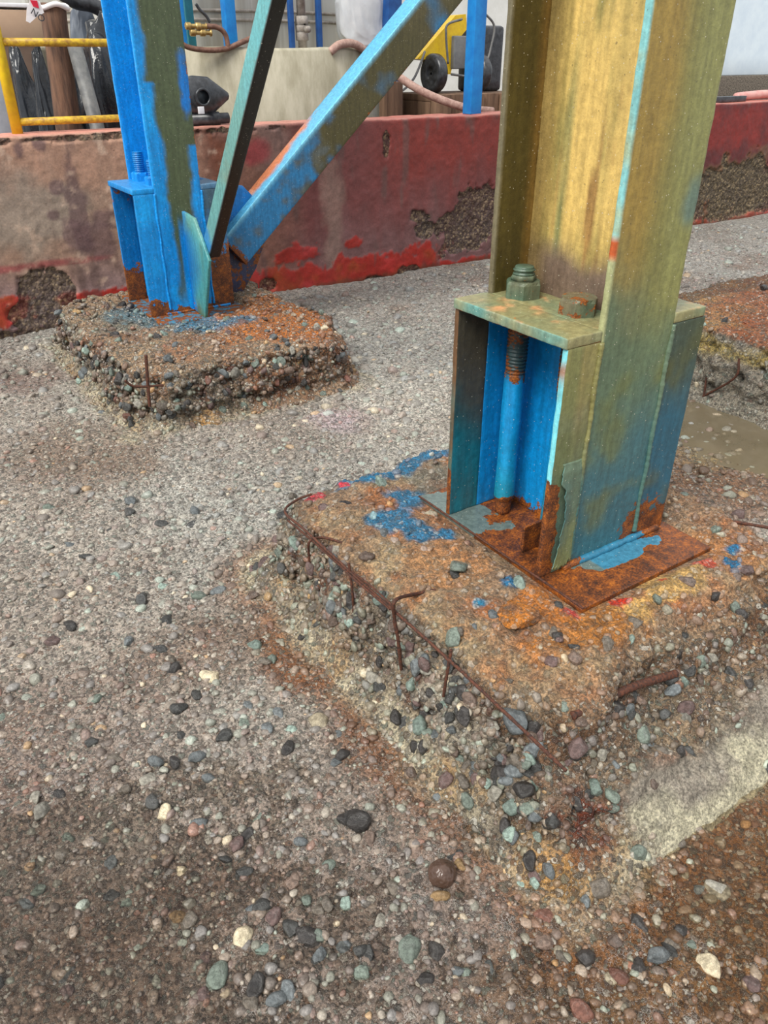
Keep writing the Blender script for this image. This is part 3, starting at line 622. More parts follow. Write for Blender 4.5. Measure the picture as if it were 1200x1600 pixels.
# ------------------------------------------------------------------ rebar on pedestals
def rod(name, pts, r, parent, mat=M_REBAR, ribs=False, k=10, n=None, wob=.0):
    pts = spline(pts, n or max(8, int(40*len(pts))))
    if wob: pts = pts+wob*np.stack([fbm(pts, 9, 2, 1), fbm(pts, 9, 2, 2), fbm(pts, 9, 2, 3)], 1)
    r = r*(1 if ribs else .78); rad = r*(1+.12*fbm(pts, 90, 2, 5))
    if ribs: rad = r*(1+.16*(np.arange(len(pts)) % 4 < 2))
    V, Fc = tube(pts, rad, k); o = mesh_obj(name, V, Fc, mat); return keep(o, parent)
def snap(px, py, P, N, off=0.):
    v = P-CAM; zc = v@DIR; e = np.hypot(CX+F*(v@RT)/zc-px, CY-F*(v@UPV)/zc-py); ok = ((N*(-v)).sum(1) > 0)
    e = np.where(ok, e, 1e9); c_ = np.where(e < max(9, e.min()+3))[0]; j = c_[np.argmin(zc[c_])]
    return P[j]+N[j]*off, j
RX = .710
def rb(px, py, X=RX): return onx(px, py, X)
rod('rebar', [onz(487, 772, .245), onz(462, 782, .24), rb(446, 800), rb(480, 832), rb(560, 905), rb(640, 975), rb(700, 1030), rb(780, 1105), rb(885, 1205)], .0042, ped1, wob=.001)
rod('rebar', [rb(449, 812, RX+.004), rb(500, 856), rb(560, 910, RX-.006), rb(610, 952)], .0036, ped1, wob=.001)
rod('rebar', [rb(520, 872, RX+.01), rb(575, 912), rb(612, 945)], .003, ped1)
rod('rebar', [onz(535, 848, .243), onz(505, 840, .246), rb(484, 846, RX-.004), rb(483, 870), rb(487, 905)], .0042, ped1)
rod('rebar', [rb(545, 880), rb(551, 930), rb(553, 978, RX+.01)], .004, ped1)
rod('rebar', [onz(680, 922, .25), onz(650, 928, .252), rb(618, 938, RX-.004), rb(616, 965, RX-.005), rb(622, 1000), rb(627, 1046, RX+.01)], .0052, ped1)
rod('rebar', [rb(705, 1015, RX+.01), rb(699, 1050), rb(693, 1088)], .0042, ped1)
rod('rebar', [snap(900, 1115, P1, N1, .002)[0], snap(980, 1080, P1, N1, .004)[0], snap(1062, 1048, P1, N1, .0)[0]], .0075, ped1, ribs=True, n=90)
o = rod('rebar', [onz(655, 775, .252), onz(780, 862, .252), onz(912, 951, .252)], .0035, ped1, wob=.001)
rod('rebar', [onz(1130, 812, .252), onz(1210, 826, .25)], .005, ped1)
# far pedestal corner bars
fx = lambda px, py: ony(px, py, 2.735)
rod('rebar', [fx(228, 555), fx(231, 600), fx(234, 635)], .008, ped2)
rod('rebar', [fx(195, 595), fx(212, 604), fx(255, 602)], .006, ped2)
rod('rebar', [onx(1155, 560, 2.80), onx(1148, 590, 2.79), onx(1098, 620, 2.79)], .006, ped3)
rod('rebar', [onx(1104, 590, 2.80), onx(1099, 625, 2.79)], .006, ped3)
# specials on the near pedestal
for px, py, rp_, c, X, Yy in ((800, 1122, 26, 1, .80, None), (705, 990, 19, 2, None, None), (575, 862, 16, 4, None, None), (453, 845, 15, 3, .70, None), (900, 1172, 22, 5, None, .56), (712, 880, 20, 2, None, None), (795, 1262, 18, 3, .70, None), (770, 1235, 18, 6, .70, None), (825, 1340, 18, 10, .70, None), (850, 1362, 14, 1, .71, None), (790, 1298, 16, 3, .70, None), (730, 1125, 16, 10, .71, None), (615, 1115, 15, 10, .68, None), (655, 1125, 17, 3, .69, None), (1075, 1100, 16, 5, None, .51), (1055, 1085, 15, 1, None, .52), (880, 995, 9, 5, None, None), (820, 1225, 22, 10, .74, None), (905, 1025, 13, 4, None, None)):
    p2, j = snap(px, py, P1, N1); r = rp_*pxm(p2)
    put_stone(ped1, p2+N1[j]*r*.15, rots_from(N1[j:j+1]+rng.normal(0, .2, (1, 3)), rng.uniform(0, 6, 1))[0], r, c+len(PAL)*int(rng.integers(0, NV//len(PAL))))
c = onz(812, 962, .262); V = stone_shape(ico(3)[0], 77, 9, .45); V = V*[.05, .05, .042]; V = V+.1*V*fbm(V, 60, 3, 3)[:, None]; V = V@rotmat(0, 0, .9).T+c
o = mesh_obj('loose_crust', V, ico(3)[1], M_CON, None, {'Col': lay(base(len(V), (206, 128, 48)), (150, 110, 84), np.clip(fbm(V, 40, 3, 4), 0, 1)), 'chip': np.full(len(V), .5), 'wet': np.zeros(len(V))}); keep(o, ped1); o['label'] = 'orange rust-stained loose concrete crust'

# ------------------------------------------------------------------ steel columns
def steel(name, V, Fc, parent, col, rust, gloss=None, noise=.0008):
    V = np.asarray(V, float); n = len(V)
    W = V+noise*np.stack([fbm(V, 30, 3, 1), fbm(V, 30, 3, 2), fbm(V, 30, 3, 3)], 1) if noise else V
    o = mesh_obj(name, W, Fc, M_STEEL, None, {'Col': col, 'rust': np.broadcast_to(np.asarray(rust, float), (n,)).copy(), 'gloss': np.broadcast_to(np.asarray(.4 if gloss is None else gloss, float), (n,)).copy()})
    return keep(o, parent)
def hexnut(r, h, dome=.006):
    pr = [(0, 0), (r, 0), (r, h-dome), (r*.86, h), (0, h)]
    V, Fc = lathe(pr, 24)
    th = np.arctan2(V[:, 1], V[:, 0]); rr = np.hypot(V[:, 0], V[:, 1])
    hexf = math.cos(math.pi/6)/np.cos((th+math.pi/6) % (math.pi/3)-math.pi/6)
    f = np.where(rr > r*.9, hexf, 1.); V[:, 0] *= f; V[:, 1] *= f
    return V, Fc
class Column:
    # local frame: x,y centred on the section, z from base plate top
    HW, HD, TF, TWB = .107, .171, .0135, .007
    def __init__(s, cx, cy, z0, zt, paint, label, cat='column'):
        s.o = np.array([cx, cy, z0]); s.zt = zt-z0; s.paint = paint
        s.root = thing('steel_post', label, cat, (cx, cy, z0), 'steel columns on concrete footings'); s.build()
    def box(s, name, b, res=.008, r=.002, parent=None, warp=None, face=None):
        V, Fc, N = rbox(*b, res=res, r=r)
        if warp is not None: V = warp(V)
        C, ru, g = s.paint(name, V, N)
        o = steel(name, V+s.o, Fc, parent or s.root, C, ru, g); return o
    def boxes(s, name, bs, res, r):
        Vs, Fs, Ns, o_ = [], [], [], 0
        for b_ in bs:
            V, Fc, N = rbox(*b_, res=res, r=r); Vs.append(V); Fs.append(Fc+o_); Ns.append(N); o_ += len(V)
        V, Fc, N = np.vstack(Vs), np.vstack(Fs), np.vstack(Ns); C, ru, g = s.paint(name, V, N); return steel(name, V+s.o, Fc, s.root, C, ru, g)
    def build(s):
        HW, HD, TF, TW = s.HW, s.HD, s.TF, s.TWB; CH = .525; RS = .007 if s.o[1] < 2 else .012
        s.box('base_plate', (-.200, .232, -.303, .279, -.012, 0), RS)
        s.box('web', (-TW, TW, -HD+TF, HD-TF, 0, s.zt), RS*1.2)
        for sy in (-1, 1): s.box('flange', (-HW, HW, sy*HD-(TF if sy > 0 else 0), sy*HD+(TF if sy < 0 else 0), 0, s.zt), RS, .003)
        for sx_ in (-1, 1):
            a, b = (-.197, -HW) if sx_ < 0 else (HW, .212)
            for sy in (-1, 1): s.box('stiffener_plate', (a, b, sy*HD-(TF if sy > 0 else 0), sy*HD+(TF if sy < 0 else 0), 0, CH), RS*.8, .002)
            a, b = (-.203, -TW) if sx_ < 0 else (TW, .206)
            s.boxes('chair_plate', [((a, -HW, -HD-.001, HD+.001, CH, CH+.022) if sx_ < 0 else (HW, b, -HD-.001, HD+.001, CH, CH+.022)), ((-HW-.004, -TW, -HD+TF, HD-TF, CH, CH+.022) if sx_ < 0 else (TW, HW+.004, -HD+TF, HD-TF, CH, CH+.022))], RS, .003)
            # weld bead between stiffener and flange
            for sy in (-1,):
                zz = np.linspace(.02, CH-.002, 110); x = (-HW if sx_ < 0 else HW)+.0015*np.sin(zz*40)
                pts = np.stack([x, np.full_like(zz, sy*HD), zz], 1); V, Fc = tube(pts, .0055*(1+.09*np.sin(zz*420)+.3*fbm(pts, 40, 3, 3)), 8)
                C, ru, g = s.paint('weld_bead', V, None); steel('weld_bead', V+s.o, Fc, s.root, C, ru, g, 0)
            for j, (bx, by, tall) in enumerate((((-.070, .098, 1), (-.062, -.06, 0)) if sx_ < 0 else ((.07, .098, 1), (.07, -.07, 1)))):
                s.bolt(bx, by, CH+.022, tall)
        # small fillet weld at the foot of the near flange
        xx = np.linspace(-.13, .19, 60); pts = np.stack([xx, np.full_like(xx, -HD-.003), .004+0*xx], 1); V, Fc = tube(pts, (.009 if s.o[1] < 2 else .006)*(1+.3*fbm(pts, 50, 2, 7)), 8)
        C, ru, g = s.paint('foot_weld', V, None); steel('foot_weld', V+s.o, Fc, s.root, C, ru, g, 0)
        s.box('inner_rib', (-.16, -.01, -.075, -.067, 0, .07), RS, .002)
    def bolt(s, bx, by, zt, tall):
        far = s.o[1] > 2
        top = zt+((.066 if not far else .12) if tall else (.012 if not far else .10)); zz = np.concatenate([np.linspace(0, .045, 8), np.linspace(.05, .36, 40), np.linspace(.365, top, 150)])
        r = np.where(zz < .045, .019, .0245); thr = (zz > .37); r = np.where(thr, .0225+.0016*np.sign(np.sin(zz*2*math.pi/.0085)), r)
        r = r*(1+.03*np.sin(zz*31+bx)); r[-1] *= .8
        pts = np.stack([np.full_like(zz, bx), np.full_like(zz, by), zz], 1); V, Fc = tube(pts, r, 18)
        C, ru, g = s.paint('anchor_bolt', V, None); b = steel('anchor_bolt', V+s.o, Fc, s.root, C, ru, g, .0006)
        V, Fc = hexnut(.041, .036 if tall else .034); V = V@rotmat(0, 0, .35 if tall else .1).T+np.array([bx, by, zt])
        C, ru, g = s.paint('nut', V, None); n_ = steel('nut', V+s.o, Fc, s.root, C, ru, g, .001); n_.parent = b; n_.data.polygons.foreach_set('use_smooth', np.zeros(len(n_.data.polygons), bool))
        if tall and not far:
            V, Fc = hexnut(.028, .012, .004); V = V+np.array([bx, by, zt+.036]); C, ru, g = s.paint('nut', V, None); n_ = steel('lock_nut', V+s.o, Fc, s.root, C, ru, g, .0008); n_.parent = b
def paint_near(name, V, N):
    n = len(V); x, y, z = V.T; P = V; zz = z+.25
    s = fbm(np.stack([x*8, y*8, z*.7], 1), 3, 4, 2); nz = fbm(P, 9, 4, 5)
    C = base(n, (128, 122, 66)); ru = np.zeros(n); g = np.full(n, .45)
    if name == 'web':
        C = lay(base(n, (148, 134, 76)), (206, 174, 100), np.clip(.6+1.0*s, 0, 1)*ss(.78, .98, zz)); C = lay(C, (112, 110, 60), np.clip(-1.6*s+.0, 0, .85)); C = lay(C, (120, 112, 70), (1-ss(-.155, -.10, y+.02*nz))*.75); C = lay(C, (128, 84, 44), np.clip(2.2*fbm(np.stack([x*8, y*14, z*.8], 1), 3, 4, 21)-.9, 0, .7)); C = lay(C, (96, 112, 74), np.clip(1.4*fbm(np.stack([x*8, y*9, z], 1), 2.2, 3, 9)-.35, 0, .8))  # olive and gold coat, with the web's bright vertical glare coloured in
        C = lay(C, (112, 94, 80), (1-ss(.87, .94, zz+.04*nz))*ss(.7, .76, zz)); C = lay(C, (110, 92, 54), ss(.08, .14, y)*.8)
        C = lay(C, (6, 132, 196), 1-ss(.77, .79, zz)); g = np.where(zz > .8, .7, .3)
        ru = np.where(zz < .30, .6-6*(zz-.25), 0)
    elif name == 'flange':
        front = y < 0; edge = np.abs(x+.107) < .004
        C = lay(C, (150, 124, 56), (1-ss(-.06, .02, x+.02*nz))*ss(.62, .80, zz)); C = lay(C, (134, 134, 80), ss(0, .06, x)*.8)
        C = lay(C, (88, 108, 84), (1-ss(.70, .98, zz+.9*x+.10*nz))*.95); C = lay(C, (42, 98, 116), (1-ss(.40, .74, zz+.10*nz))*.8); C = lay(C, (100, 106, 62), np.clip(1.2*nz-.35, 0, .6)*(zz < .7)); C = lay(C, (70, 112, 118), blob(P, (.095, -.171, .76), (.03, .1, .04), .5, .6, 12)*.6)
        C = np.where((edge & front)[:, None], lay(lay(base(n, (160, 162, 118)), (126, 186, 186), ss(.92, 1.0, zz+.04*nz)*np.clip(.8+.8*fbm(P, 25, 3, 12), 0, 1)), (178, 84, 40), blob(P, (-.107, y.mean(), .70), (9, 9, .018), .3, .4, 20)), C)  # upper edge highlight painted as a turquoise tone
        bk = ~front
        Cb = lay(base(n, (76, 66, 30)), (132, 100, 46), ss(-.04, -.01, x)*.7); Cb = lay(Cb, (112, 104, 80), edge*.9); Cb = lay(Cb, (8, 122, 184), 1-ss(.76, .78, zz)); C = np.where(bk[:, None], Cb, C)
        ru = np.where(zz < .36, .78-3.4*(zz-.25)+.5*ss(.02, .1, x)*0, 0)*front+.15*bk*(zz < .8); ru = ru*np.where(front, ss(.0, .09, x+.03*nz)*.9+.25, 1)
        g = np.where(front, .45, .3)
    elif name == 'stiffener_plate':
        fr = y < 0; left = x < 0
        C = lay(base(n, (124, 124, 76)), (150, 128, 78), np.clip(s, 0, 1)*.6); C = lay(C, (72, 100, 96), (1-ss(.5, .72, zz+.1*nz))*.8); C = lay(C, (96, 104, 66), np.clip(1.3*nz-.1, 0, .8))
        if not left.all(): C = lay(base(n, (64, 76, 60)), (36, 88, 108), (1-ss(.45, .75, zz+.12*nz))); C = lay(C, (88, 88, 44), np.clip(1.2*nz, 0, .7))
        inner = (N[:, 1]*np.sign(y) < -.5)
        C = np.where((inner & left & fr)[:, None], base(n, (8, 134, 196)), C)
        C = np.where((inner & left & ~fr)[:, None], lay(lay(base(n, (24, 92, 100)), (70, 56, 36), np.clip(1.5*s+.1, 0, .85)), (26, 110, 128), (1-ss(.4, .55, zz))*.6), C)
        C = lay(C, (74, 58, 36), (inner & left & ~fr)*ss(.45, .62, zz+.08*nz+.8*(x+.15))*.85)
        end = (N[:, 0] < -.5) & left
        C = np.where((end & fr)[:, None], lay(base(n, (120, 206, 216)), (160, 96, 56), np.clip(1.6*fbm(P, 14, 3, 8)-.1, 0, .9)), C)
        C = np.where((end & ~fr)[:, None], lay(base(n, (104, 74, 48)), (70, 110, 104), np.clip(1.3*nz, 0, .8)), C)
        ru = np.where(left & fr, 1.05*ss(-.150, -.178, x+.012*nz)*(1-ss(.47, .53, zz+.03*nz)), 0)
        ru = np.where(left & ~fr, (1-ss(.36, .44, zz+.04*nz))*np.where(end, 1, .25*(x < -.17)), ru)
        ru = np.where(~left, .95*(1-ss(.25, .42, zz+.05*nz)), ru)
        g = np.full(n, .35)
    elif name == 'chair_plate':
        C = lay(base(n, (138, 132, 92)), (104, 130, 104), np.clip(nz+.2, 0, 1)); C = lay(C, (206, 150, 104), np.clip(1.8*fbm(P, 30, 3, 4)-.5, 0, .9)*(N[:, 2] > .5)); C = lay(C, (92, 150, 146), (N[:, 0] < -.5)*np.clip(.5+nz, 0, 1)*.8)
        ru = np.where(N[:, 2] < -.5, .5, .22)
    elif name == 'base_plate':
        C = base(n, (60, 122, 150)); ru = np.full(n, 1.0); ru = ru-1.25*blob(P, (.03, -.20, 0), (.12, .032, 1), .3, .45, 25)
        ru = ru-1.2*blob(P, (-.18, .17, 0), (.10, .13, 1), .3, .5, 20); C = lay(C, (104, 108, 92), (x < -.05)*.8); g = np.full(n, .85)
    elif name in ('anchor_bolt',):
        C = lay(base(n, (12, 136, 196)), (30, 128, 140), (1-ss(.25, .5, zz+.05*nz))); C = lay(C, (52, 74, 76), ss(.60, .63, zz)); C = lay(C, (74, 94, 78), zz > .8)
        ru = np.where(zz < .296+.008*nz, 1, 0)+np.where((zz > .60) & (zz < .78), .48, 0)
    elif name == 'nut':
        C = lay(base(n, (76, 100, 82)), (118, 98, 72), np.clip(nz+.2, 0, .8)); ru = np.where(y < 0, .45, .25)
    elif name in ('weld_bead',):
        C = lay(base(n, (124, 120, 74)), (64, 100, 98), (1-ss(.45, .65, zz+.1*nz))); C = lay(C, (76, 108, 98), (x > 0)*.7); ru = np.where(zz < .34, .35, .05)+.12*nz
    elif name == 'foot_weld':
        C = base(n, (44, 112, 142)); ru = .5+.9*np.abs(x-.03)/.16-.6
    elif name == 'inner_rib':
        C = base(n, (120, 90, 50)); ru = np.full(n, .8)
    return C, ru, g
def paint_far(name, V, N):
    n = len(V); x, y, z = V.T; nz = fbm(V+5, 8, 4, 5)
    C = lay(base(n, (8, 132, 206)), (14, 150, 222), np.clip(nz, 0, 1)); ru = np.zeros(n); g = np.full(n, .35)
    if name == 'flange':
        fr = y < 0
        o_ = ss(-.055, -.035, x+.018*nz)*(1-ss(.055, .075, x+.02*nz-.05*(z > .7)))*ss(.28, .45, z+.06*nz+.25*(x < -.02)); o_ = np.where(z > .95, ss(-.09, -.07, x+.02*nz), o_)
        C = lay(C, (74, 84, 58), o_*fr); C = lay(C, (10, 110, 190), fr*blob(V, (.09, -.17, .92), (.03, .1, .10), .2, .4, 14)); C = lay(C, (26, 150, 226), (np.abs(x+.107) < .004)*.9)
        ru = np.where((z < .05), .75-10*z, 0)+(ss(.09, .107, x)*.45+0)*fr
    elif name == 'stiffener_plate':
        left = (x < 0)
        ru = np.where(left & (y > 0), .95*(1-ss(.0, .26, z+.05*nz))+.42*ss(.30, .52, z), 0)+np.where(left & (y < 0), 1.0*(1-ss(.0, .11, z+.03*nz)), 0)
        C = lay(C, (64, 78, 78), (~left)*np.clip(.6+.6*nz, 0, .9)); ru = np.where(~left, .95*(1-ss(.05, .5, z+.08*nz)), ru)  # right-hand plates coloured darker for the shadow there, besides their rust
        C = lay(C, (8, 78, 140), (left & (N[:, 1]*np.sign(y) < -.5))*.5)
    elif name == 'chair_plate':
        C = lay(C, (50, 140, 196), .5*(N[:, 2] > .5)); C = lay(C, (90, 104, 104), (x > 0)*.7)
    elif name == 'base_plate': ru = np.full(n, .55); C = base(n, (70, 124, 148))
    elif name == 'anchor_bolt': C = lay(C, (10, 84, 140), .4+0*z)
    elif name == 'foot_weld': ru = .45+.5*nz
    return C, ru, g
near = Column(1.255, 1.145, .25, 3.4, paint_near, 'olive and teal weathered H-section column standing on the foreground footing')
far_ = Column(1.238, 3.681, .215, 3.4, paint_far, 'bright blue H-section column with olive stripe near the red wall')
# peeled paint skin standing off the near stiffener
u = np.linspace(0, 1, 26); v = np.linspace(0, 1, 60); U, Vv = np.meshgrid(u, v, indexing='ij')
xl = -.170+.012*fbm(P3(v*0, v*6), 1.5, 4, 3)+.012*np.sin(v*3); zb = .018+.012*fbm(P3(u*5, u*0), 2, 3, 8)
Xs = xl[None]+(-.100-xl[None])*U; Zs = zb[:, None]+(.275-zb[:, None])*Vv; off = .004+.010*(1-U)**3*np.sin(np.clip(Vv*1.1, 0, 1)*math.pi)+.012*(1-Vv)**6*(1-U)
off = off*(1-ss(.85, 1, U))*(1-ss(.9, 1, Vv))+.0005
Ys = -.171-off; top_ = np.stack([Xs, Ys, Zs], -1).reshape(-1, 3); bot_ = top_+[0, .0012, 0]; nu, nv = U.shape
ii = np.arange(nu*nv).reshape(nu, nv); q = np.stack([ii[:-1, :-1], ii[1:, :-1], ii[1:, 1:], ii[:-1, 1:]], -1).reshape(-1, 4); Nq = nu*nv
loop = np.concatenate([ii[:, 0], ii[-1, 1:], ii[-2::-1, -1], ii[0, -2:0:-1]]); l2 = np.roll(loop, -1)
Fs = np.vstack([q, q[:, ::-1]+Nq, np.stack([l2, loop, loop+Nq, l2+Nq], -1)]); Vs = np.vstack([top_, bot_])
Cs = lay(base(len(Vs), (112, 120, 80)), (76, 104, 98), np.clip(fbm(Vs, 9, 3, 4)+.4, 0, 1)); Cs = lay(Cs, (110, 190, 200), (np.arange(len(Vs)) >= Nq)*.8)
steel('peeling_paint', Vs+near.o, Fs, near.root, Cs, .05, .3, .0006)
# gussets on the blue column
def plate(name, poly, thick_axis, t, parent, colf, res=.015):
    poly = np.array(poly, float); lo, hi = poly.min(0), poly.max(0)
    import bmesh
    bm = bmesh.new(); vs_ = [bm.verts.new(p) for p in poly]; f = bm.faces.new(vs_)
    ex = bmesh.ops.extrude_face_region(bm, geom=[f]); d = [0, 0, 0]; d[thick_axis] = t
    bmesh.ops.translate(bm, vec=d, verts=[v_ for v_ in ex['geom'] if isinstance(v_, bmesh.types.BMVert)])
    bmesh.ops.recalc_face_normals(bm, faces=bm.faces)
    bmesh.ops.bevel(bm, geom=bm.edges[:], offset=.0018, segments=1, affect='EDGES')
    bmesh.ops.triangulate(bm, faces=[f for f in bm.faces if len(f.verts) > 4])
    for _ in range(4): 
        es = [e for e in bm.edges if e.calc_length() > res*1.6]
        if es: bmesh.ops.subdivide_edges(bm, edges=es, cuts=1)
    bmesh.ops.triangulate(bm, faces=[f for f in bm.faces if len(f.verts) > 4])
    V = np.array([v_.co[:] for v_ in bm.verts]); Fc = [tuple(v_.index for v_ in f.verts) for f in bm.faces]; bm.free()
    C, ru, g = colf(V); return steel(name, V, Fc, parent, C, ru, g, .0008)
XG = 1.243; YF = 3.51
def gp(px, py): p = onx(px, py, XG); return (XG, p[1], p[2])
def teal(V):
    n = len(V); nz = fbm(V, 9, 4, 3); C = lay(base(n, (70, 140, 142)), (104, 128, 96), np.clip(nz+.3, 0, 1)); C = lay(C, (20, 118, 190), ss(3.45, 3.50, V[:, 1]+.02*nz)); C = lay(C, (110, 180, 180), (V[:, 2] > .55)*.3)
    return C, np.where(V[:, 2] < .27, .3, .05)+.3*(V[:, 1] < 3.26), .4
plate('gusset_plate', [(XG, YF, gp(284, 330)[2]), gp(302, 341), gp(326, 408), gp(320, 498), (XG, YF, .222)], 0, .014, far_.root, teal)
def dk(V): n = len(V); nz = fbm(V, 8, 4, 6); return lay(base(n, (70, 74, 74)), (60, 44, 40), np.clip(nz+.3, 0, 1)), np.full(n, .25)+.25*(V[:, 2] < .4), .3
YG = 3.66
def gq(px, py): p = ony(px, py, YG); return (p[0], YG, p[2])
def bl(V): n = len(V); nz = fbm(V, 9, 4, 8); C = lay(base(n, (20, 108, 176)), (76, 92, 100), np.clip(nz+.3, 0, 1)); C = lay(C, (60, 40, 36), (V[:, 2] < .5)*.8); return C, np.where(V[:, 2] < .45, .5, .15), .35
plate('gusset_plate', [(1.29, YG, .235), (1.29, YG, .80), gq(360, 289), gq(379, 290), gq(392, 303), gq(425, 345), gq(400, 420), gq(372, 470)], 1, .016, far_.root, bl)

# ------------------------------------------------------------------ braces
def beam(name, A, B, w, d_, side, label, colf, res=.012, r=.004, group=None, thing_parts=None):
    A, B = np.array(A, float), np.array(B, float); L = np.linalg.norm(B-A); t = (B-A)/L; side = np.array(side, float); side -= t*(side@t); side /= np.linalg.norm(side); upv = np.cross(t, side)
    V, Fc, N = rbox(0, L, -w/2, w/2, -d_/2, d_/2, res, r)
    C, ru, g = colf(V, N, L)
    W = A+V[:, :1]*t+V[:, 1:2]*side+V[:, 2:]*upv
    o = mesh_obj(name, W-A, Fc, M_STEEL, None, {'Col': C, 'rust': ru, 'gloss': g}); o.location = A
    return o
# heavy blue diagonal in the wall-parallel plane
YB = 3.60
p_lo, p_up = ony(385, 414, YB), ony(347, 376, YB); q_lo, q_up = ony(722, 2, YB), ony(655, 0, YB)
t2 = (q_lo-p_lo); t2[1] = 0; t2 /= np.linalg.norm(t2); nrm = np.array([-t2[2], 0, t2[0]])
wid = float((p_up-p_lo)@nrm*.5+(q_up-q_lo)@nrm*.5); dep = .13
A2 = p_lo+nrm*wid/2+np.array([0, dep/2, 0])-t2*.0; B2 = A2+t2*3.6
def c_brace2(V, N, L):
    n = len(V); s_, yv, uv = V.T; nz = fbm(V, 6, 4, 3); n2 = fbm(V, 16, 4, 4)
    front = N[:, 1] < -.5; top = N[:, 2] > .5
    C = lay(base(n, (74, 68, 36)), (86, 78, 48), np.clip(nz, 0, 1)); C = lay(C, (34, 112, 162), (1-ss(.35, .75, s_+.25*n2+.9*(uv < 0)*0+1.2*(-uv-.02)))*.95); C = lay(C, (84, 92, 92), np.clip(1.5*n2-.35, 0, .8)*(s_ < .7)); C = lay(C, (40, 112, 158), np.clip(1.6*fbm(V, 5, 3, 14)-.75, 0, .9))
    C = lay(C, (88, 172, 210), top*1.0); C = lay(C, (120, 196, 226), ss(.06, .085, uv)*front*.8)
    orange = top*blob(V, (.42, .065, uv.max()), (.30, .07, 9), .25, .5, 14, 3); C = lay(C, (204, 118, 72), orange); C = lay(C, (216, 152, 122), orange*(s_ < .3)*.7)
    ru = .75*ss(-.065, -.095, uv+.02*n2)*ss(.2, .4, s_)*front*(n2 > -.3)+.3*orange*(n2 > .25)+.6*(1-ss(.0, .05, s_+.02*nz))
    return C, ru, np.where(front, .45, .6)
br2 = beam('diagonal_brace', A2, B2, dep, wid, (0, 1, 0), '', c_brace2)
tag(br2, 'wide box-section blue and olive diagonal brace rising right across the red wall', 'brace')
# slim green brace toward the viewer
X1 = XG+.016
e_lo, e_up = onx(327, 404, X1), onx(317, 352, X1); f_lo, f_up = onx(422, 0, X1), onx(399, 0, X1)
t1 = (f_lo+f_up-e_lo-e_up); t1[0] = 0; t1 /= np.linalg.norm(t1); n1 = np.array([0, -t1[2], t1[1]]); n1 = n1 if n1[2] > 0 else -n1
w1 = float((f_up-f_lo)@n1); t_ = .05
A1 = (e_lo+n1*w1/2); A1[0] = X1+t_/2; B1 = A1+t1*(1.34-A1[1])/t1[1]
def c_brace1(V, N, L):
    n = len(V); nz = fbm(V, 8, 4, 3); C = lay(base(n, (104, 156, 150)), (122, 140, 118), np.clip(nz+.2-.25*(V[:, 0]-.5), 0, 1)); C = lay(C, (100, 178, 186), ss(.55, 1.0, V[:, 0]+.2*nz)*.8); C = lay(C, (20, 120, 190), blob(V, (.05, 0, 0), (.05, .1, .1), .3, .6, 20)*.8)
    dark = N[:, 2] < -.5; C = np.where(dark[:, None], base(n, (26, 26, 24)), C); e = ss(-.028, -.034, V[:, 2]+.004*fbm(V, 40, 3, 5))*(~dark); C = lay(C, (52, 30, 24), e*.9)  # underside shade put into the colour as near-black
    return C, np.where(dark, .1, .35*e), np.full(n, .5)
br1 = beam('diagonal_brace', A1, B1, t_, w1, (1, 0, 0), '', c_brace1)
tag(br1, 'slim pale green brace with underside shade painted dark leaning up from the blue column', 'brace')

# ------------------------------------------------------------------ things beyond the wall
def mdim(px, p): return px*pxm(p)
M_YEL = mat_plain('chipped_yellow_paint', (232, 196, 20), (214, 172, 30), 25, .4, .2); M_YEL2 = mat_plain('worn_yellow_rail', (214, 176, 34), (150, 108, 40), 40, .5, .3)
M_WOOD = mat_plain('weathered_brown_log', (66, 48, 40), (122, 90, 70), 30, .8, .8, .01, stretch=(1, 1, .15)); M_BAG = mat_plain('black_plastic_film', (20, 22, 26), (40, 44, 50), 5, .2, .2, .05)
M_CARD = mat_plain('brown_cardboard', (176, 146, 122), (188, 158, 132), 6, .8, .1); M_CARD2 = mat_plain('shadow_toned_cardboard', (104, 86, 74), (120, 98, 84), 6, .8, .1)  # lower box's cardboard tone darkened to paint the shadow on it
M_GPIPE = mat_plain('grey_plastic_pipe', (84, 86, 88), (122, 122, 120), 18, .5, .2); M_GREYPOST = mat_plain('pale_grey_steel', (158, 168, 178), (136, 146, 156), 10, .45, .1)
M_BLK = mat_plain('black_rubber', (34, 35, 38), (70, 72, 76), 30, .3, .3); M_HOSE = mat_plain('dusty_pink_hose', (150, 116, 106), (186, 156, 142), 40, .6, .3); M_BHOSE = mat_plain('brown_rubber_hose', (96, 66, 54), (132, 98, 82), 40, .55, .3)
M_BLUE = mat_plain('chipped_blue_paint', (8, 110, 188), (22, 134, 206), 12, .4, .2); M_DBLUE = mat_plain('dark_blue_paint', (14, 62, 122), (28, 84, 150), 12, .45, .2); M_TEALP = mat_plain('teal_paint', (20, 104, 120), (34, 124, 138), 14, .45, .2)
M_BUND = mat_plain('streaked_concrete', (150, 144, 122), (192, 186, 166), 7, .85, .4, .006, stretch=(1, 1, .35), detail=10); M_TANK = mat_plain('brushed_stainless_steel', (148, 142, 130), (206, 206, 202), 5, .5, .1, .002, metal=.35, stretch=(1, 1, .05))
M_BRASS = mat_plain('tarnished_brass', (150, 120, 66), (196, 170, 110), 40, .4, .3, metal=.5); M_WPLAS = mat_plain('clear_white_plastic', (222, 226, 230), (238, 240, 242), 8, .25, .3, .01, Transmission_Weight=.25)
M_TIMB = mat_plain('stained_brown_timber', (72, 50, 36), (128, 100, 78), 10, .8, .6, .006, stretch=(1, 1, .12)); M_GIRON = mat_plain('galvanised_pipe', (120, 112, 104), (166, 158, 150), 25, .5, .3)
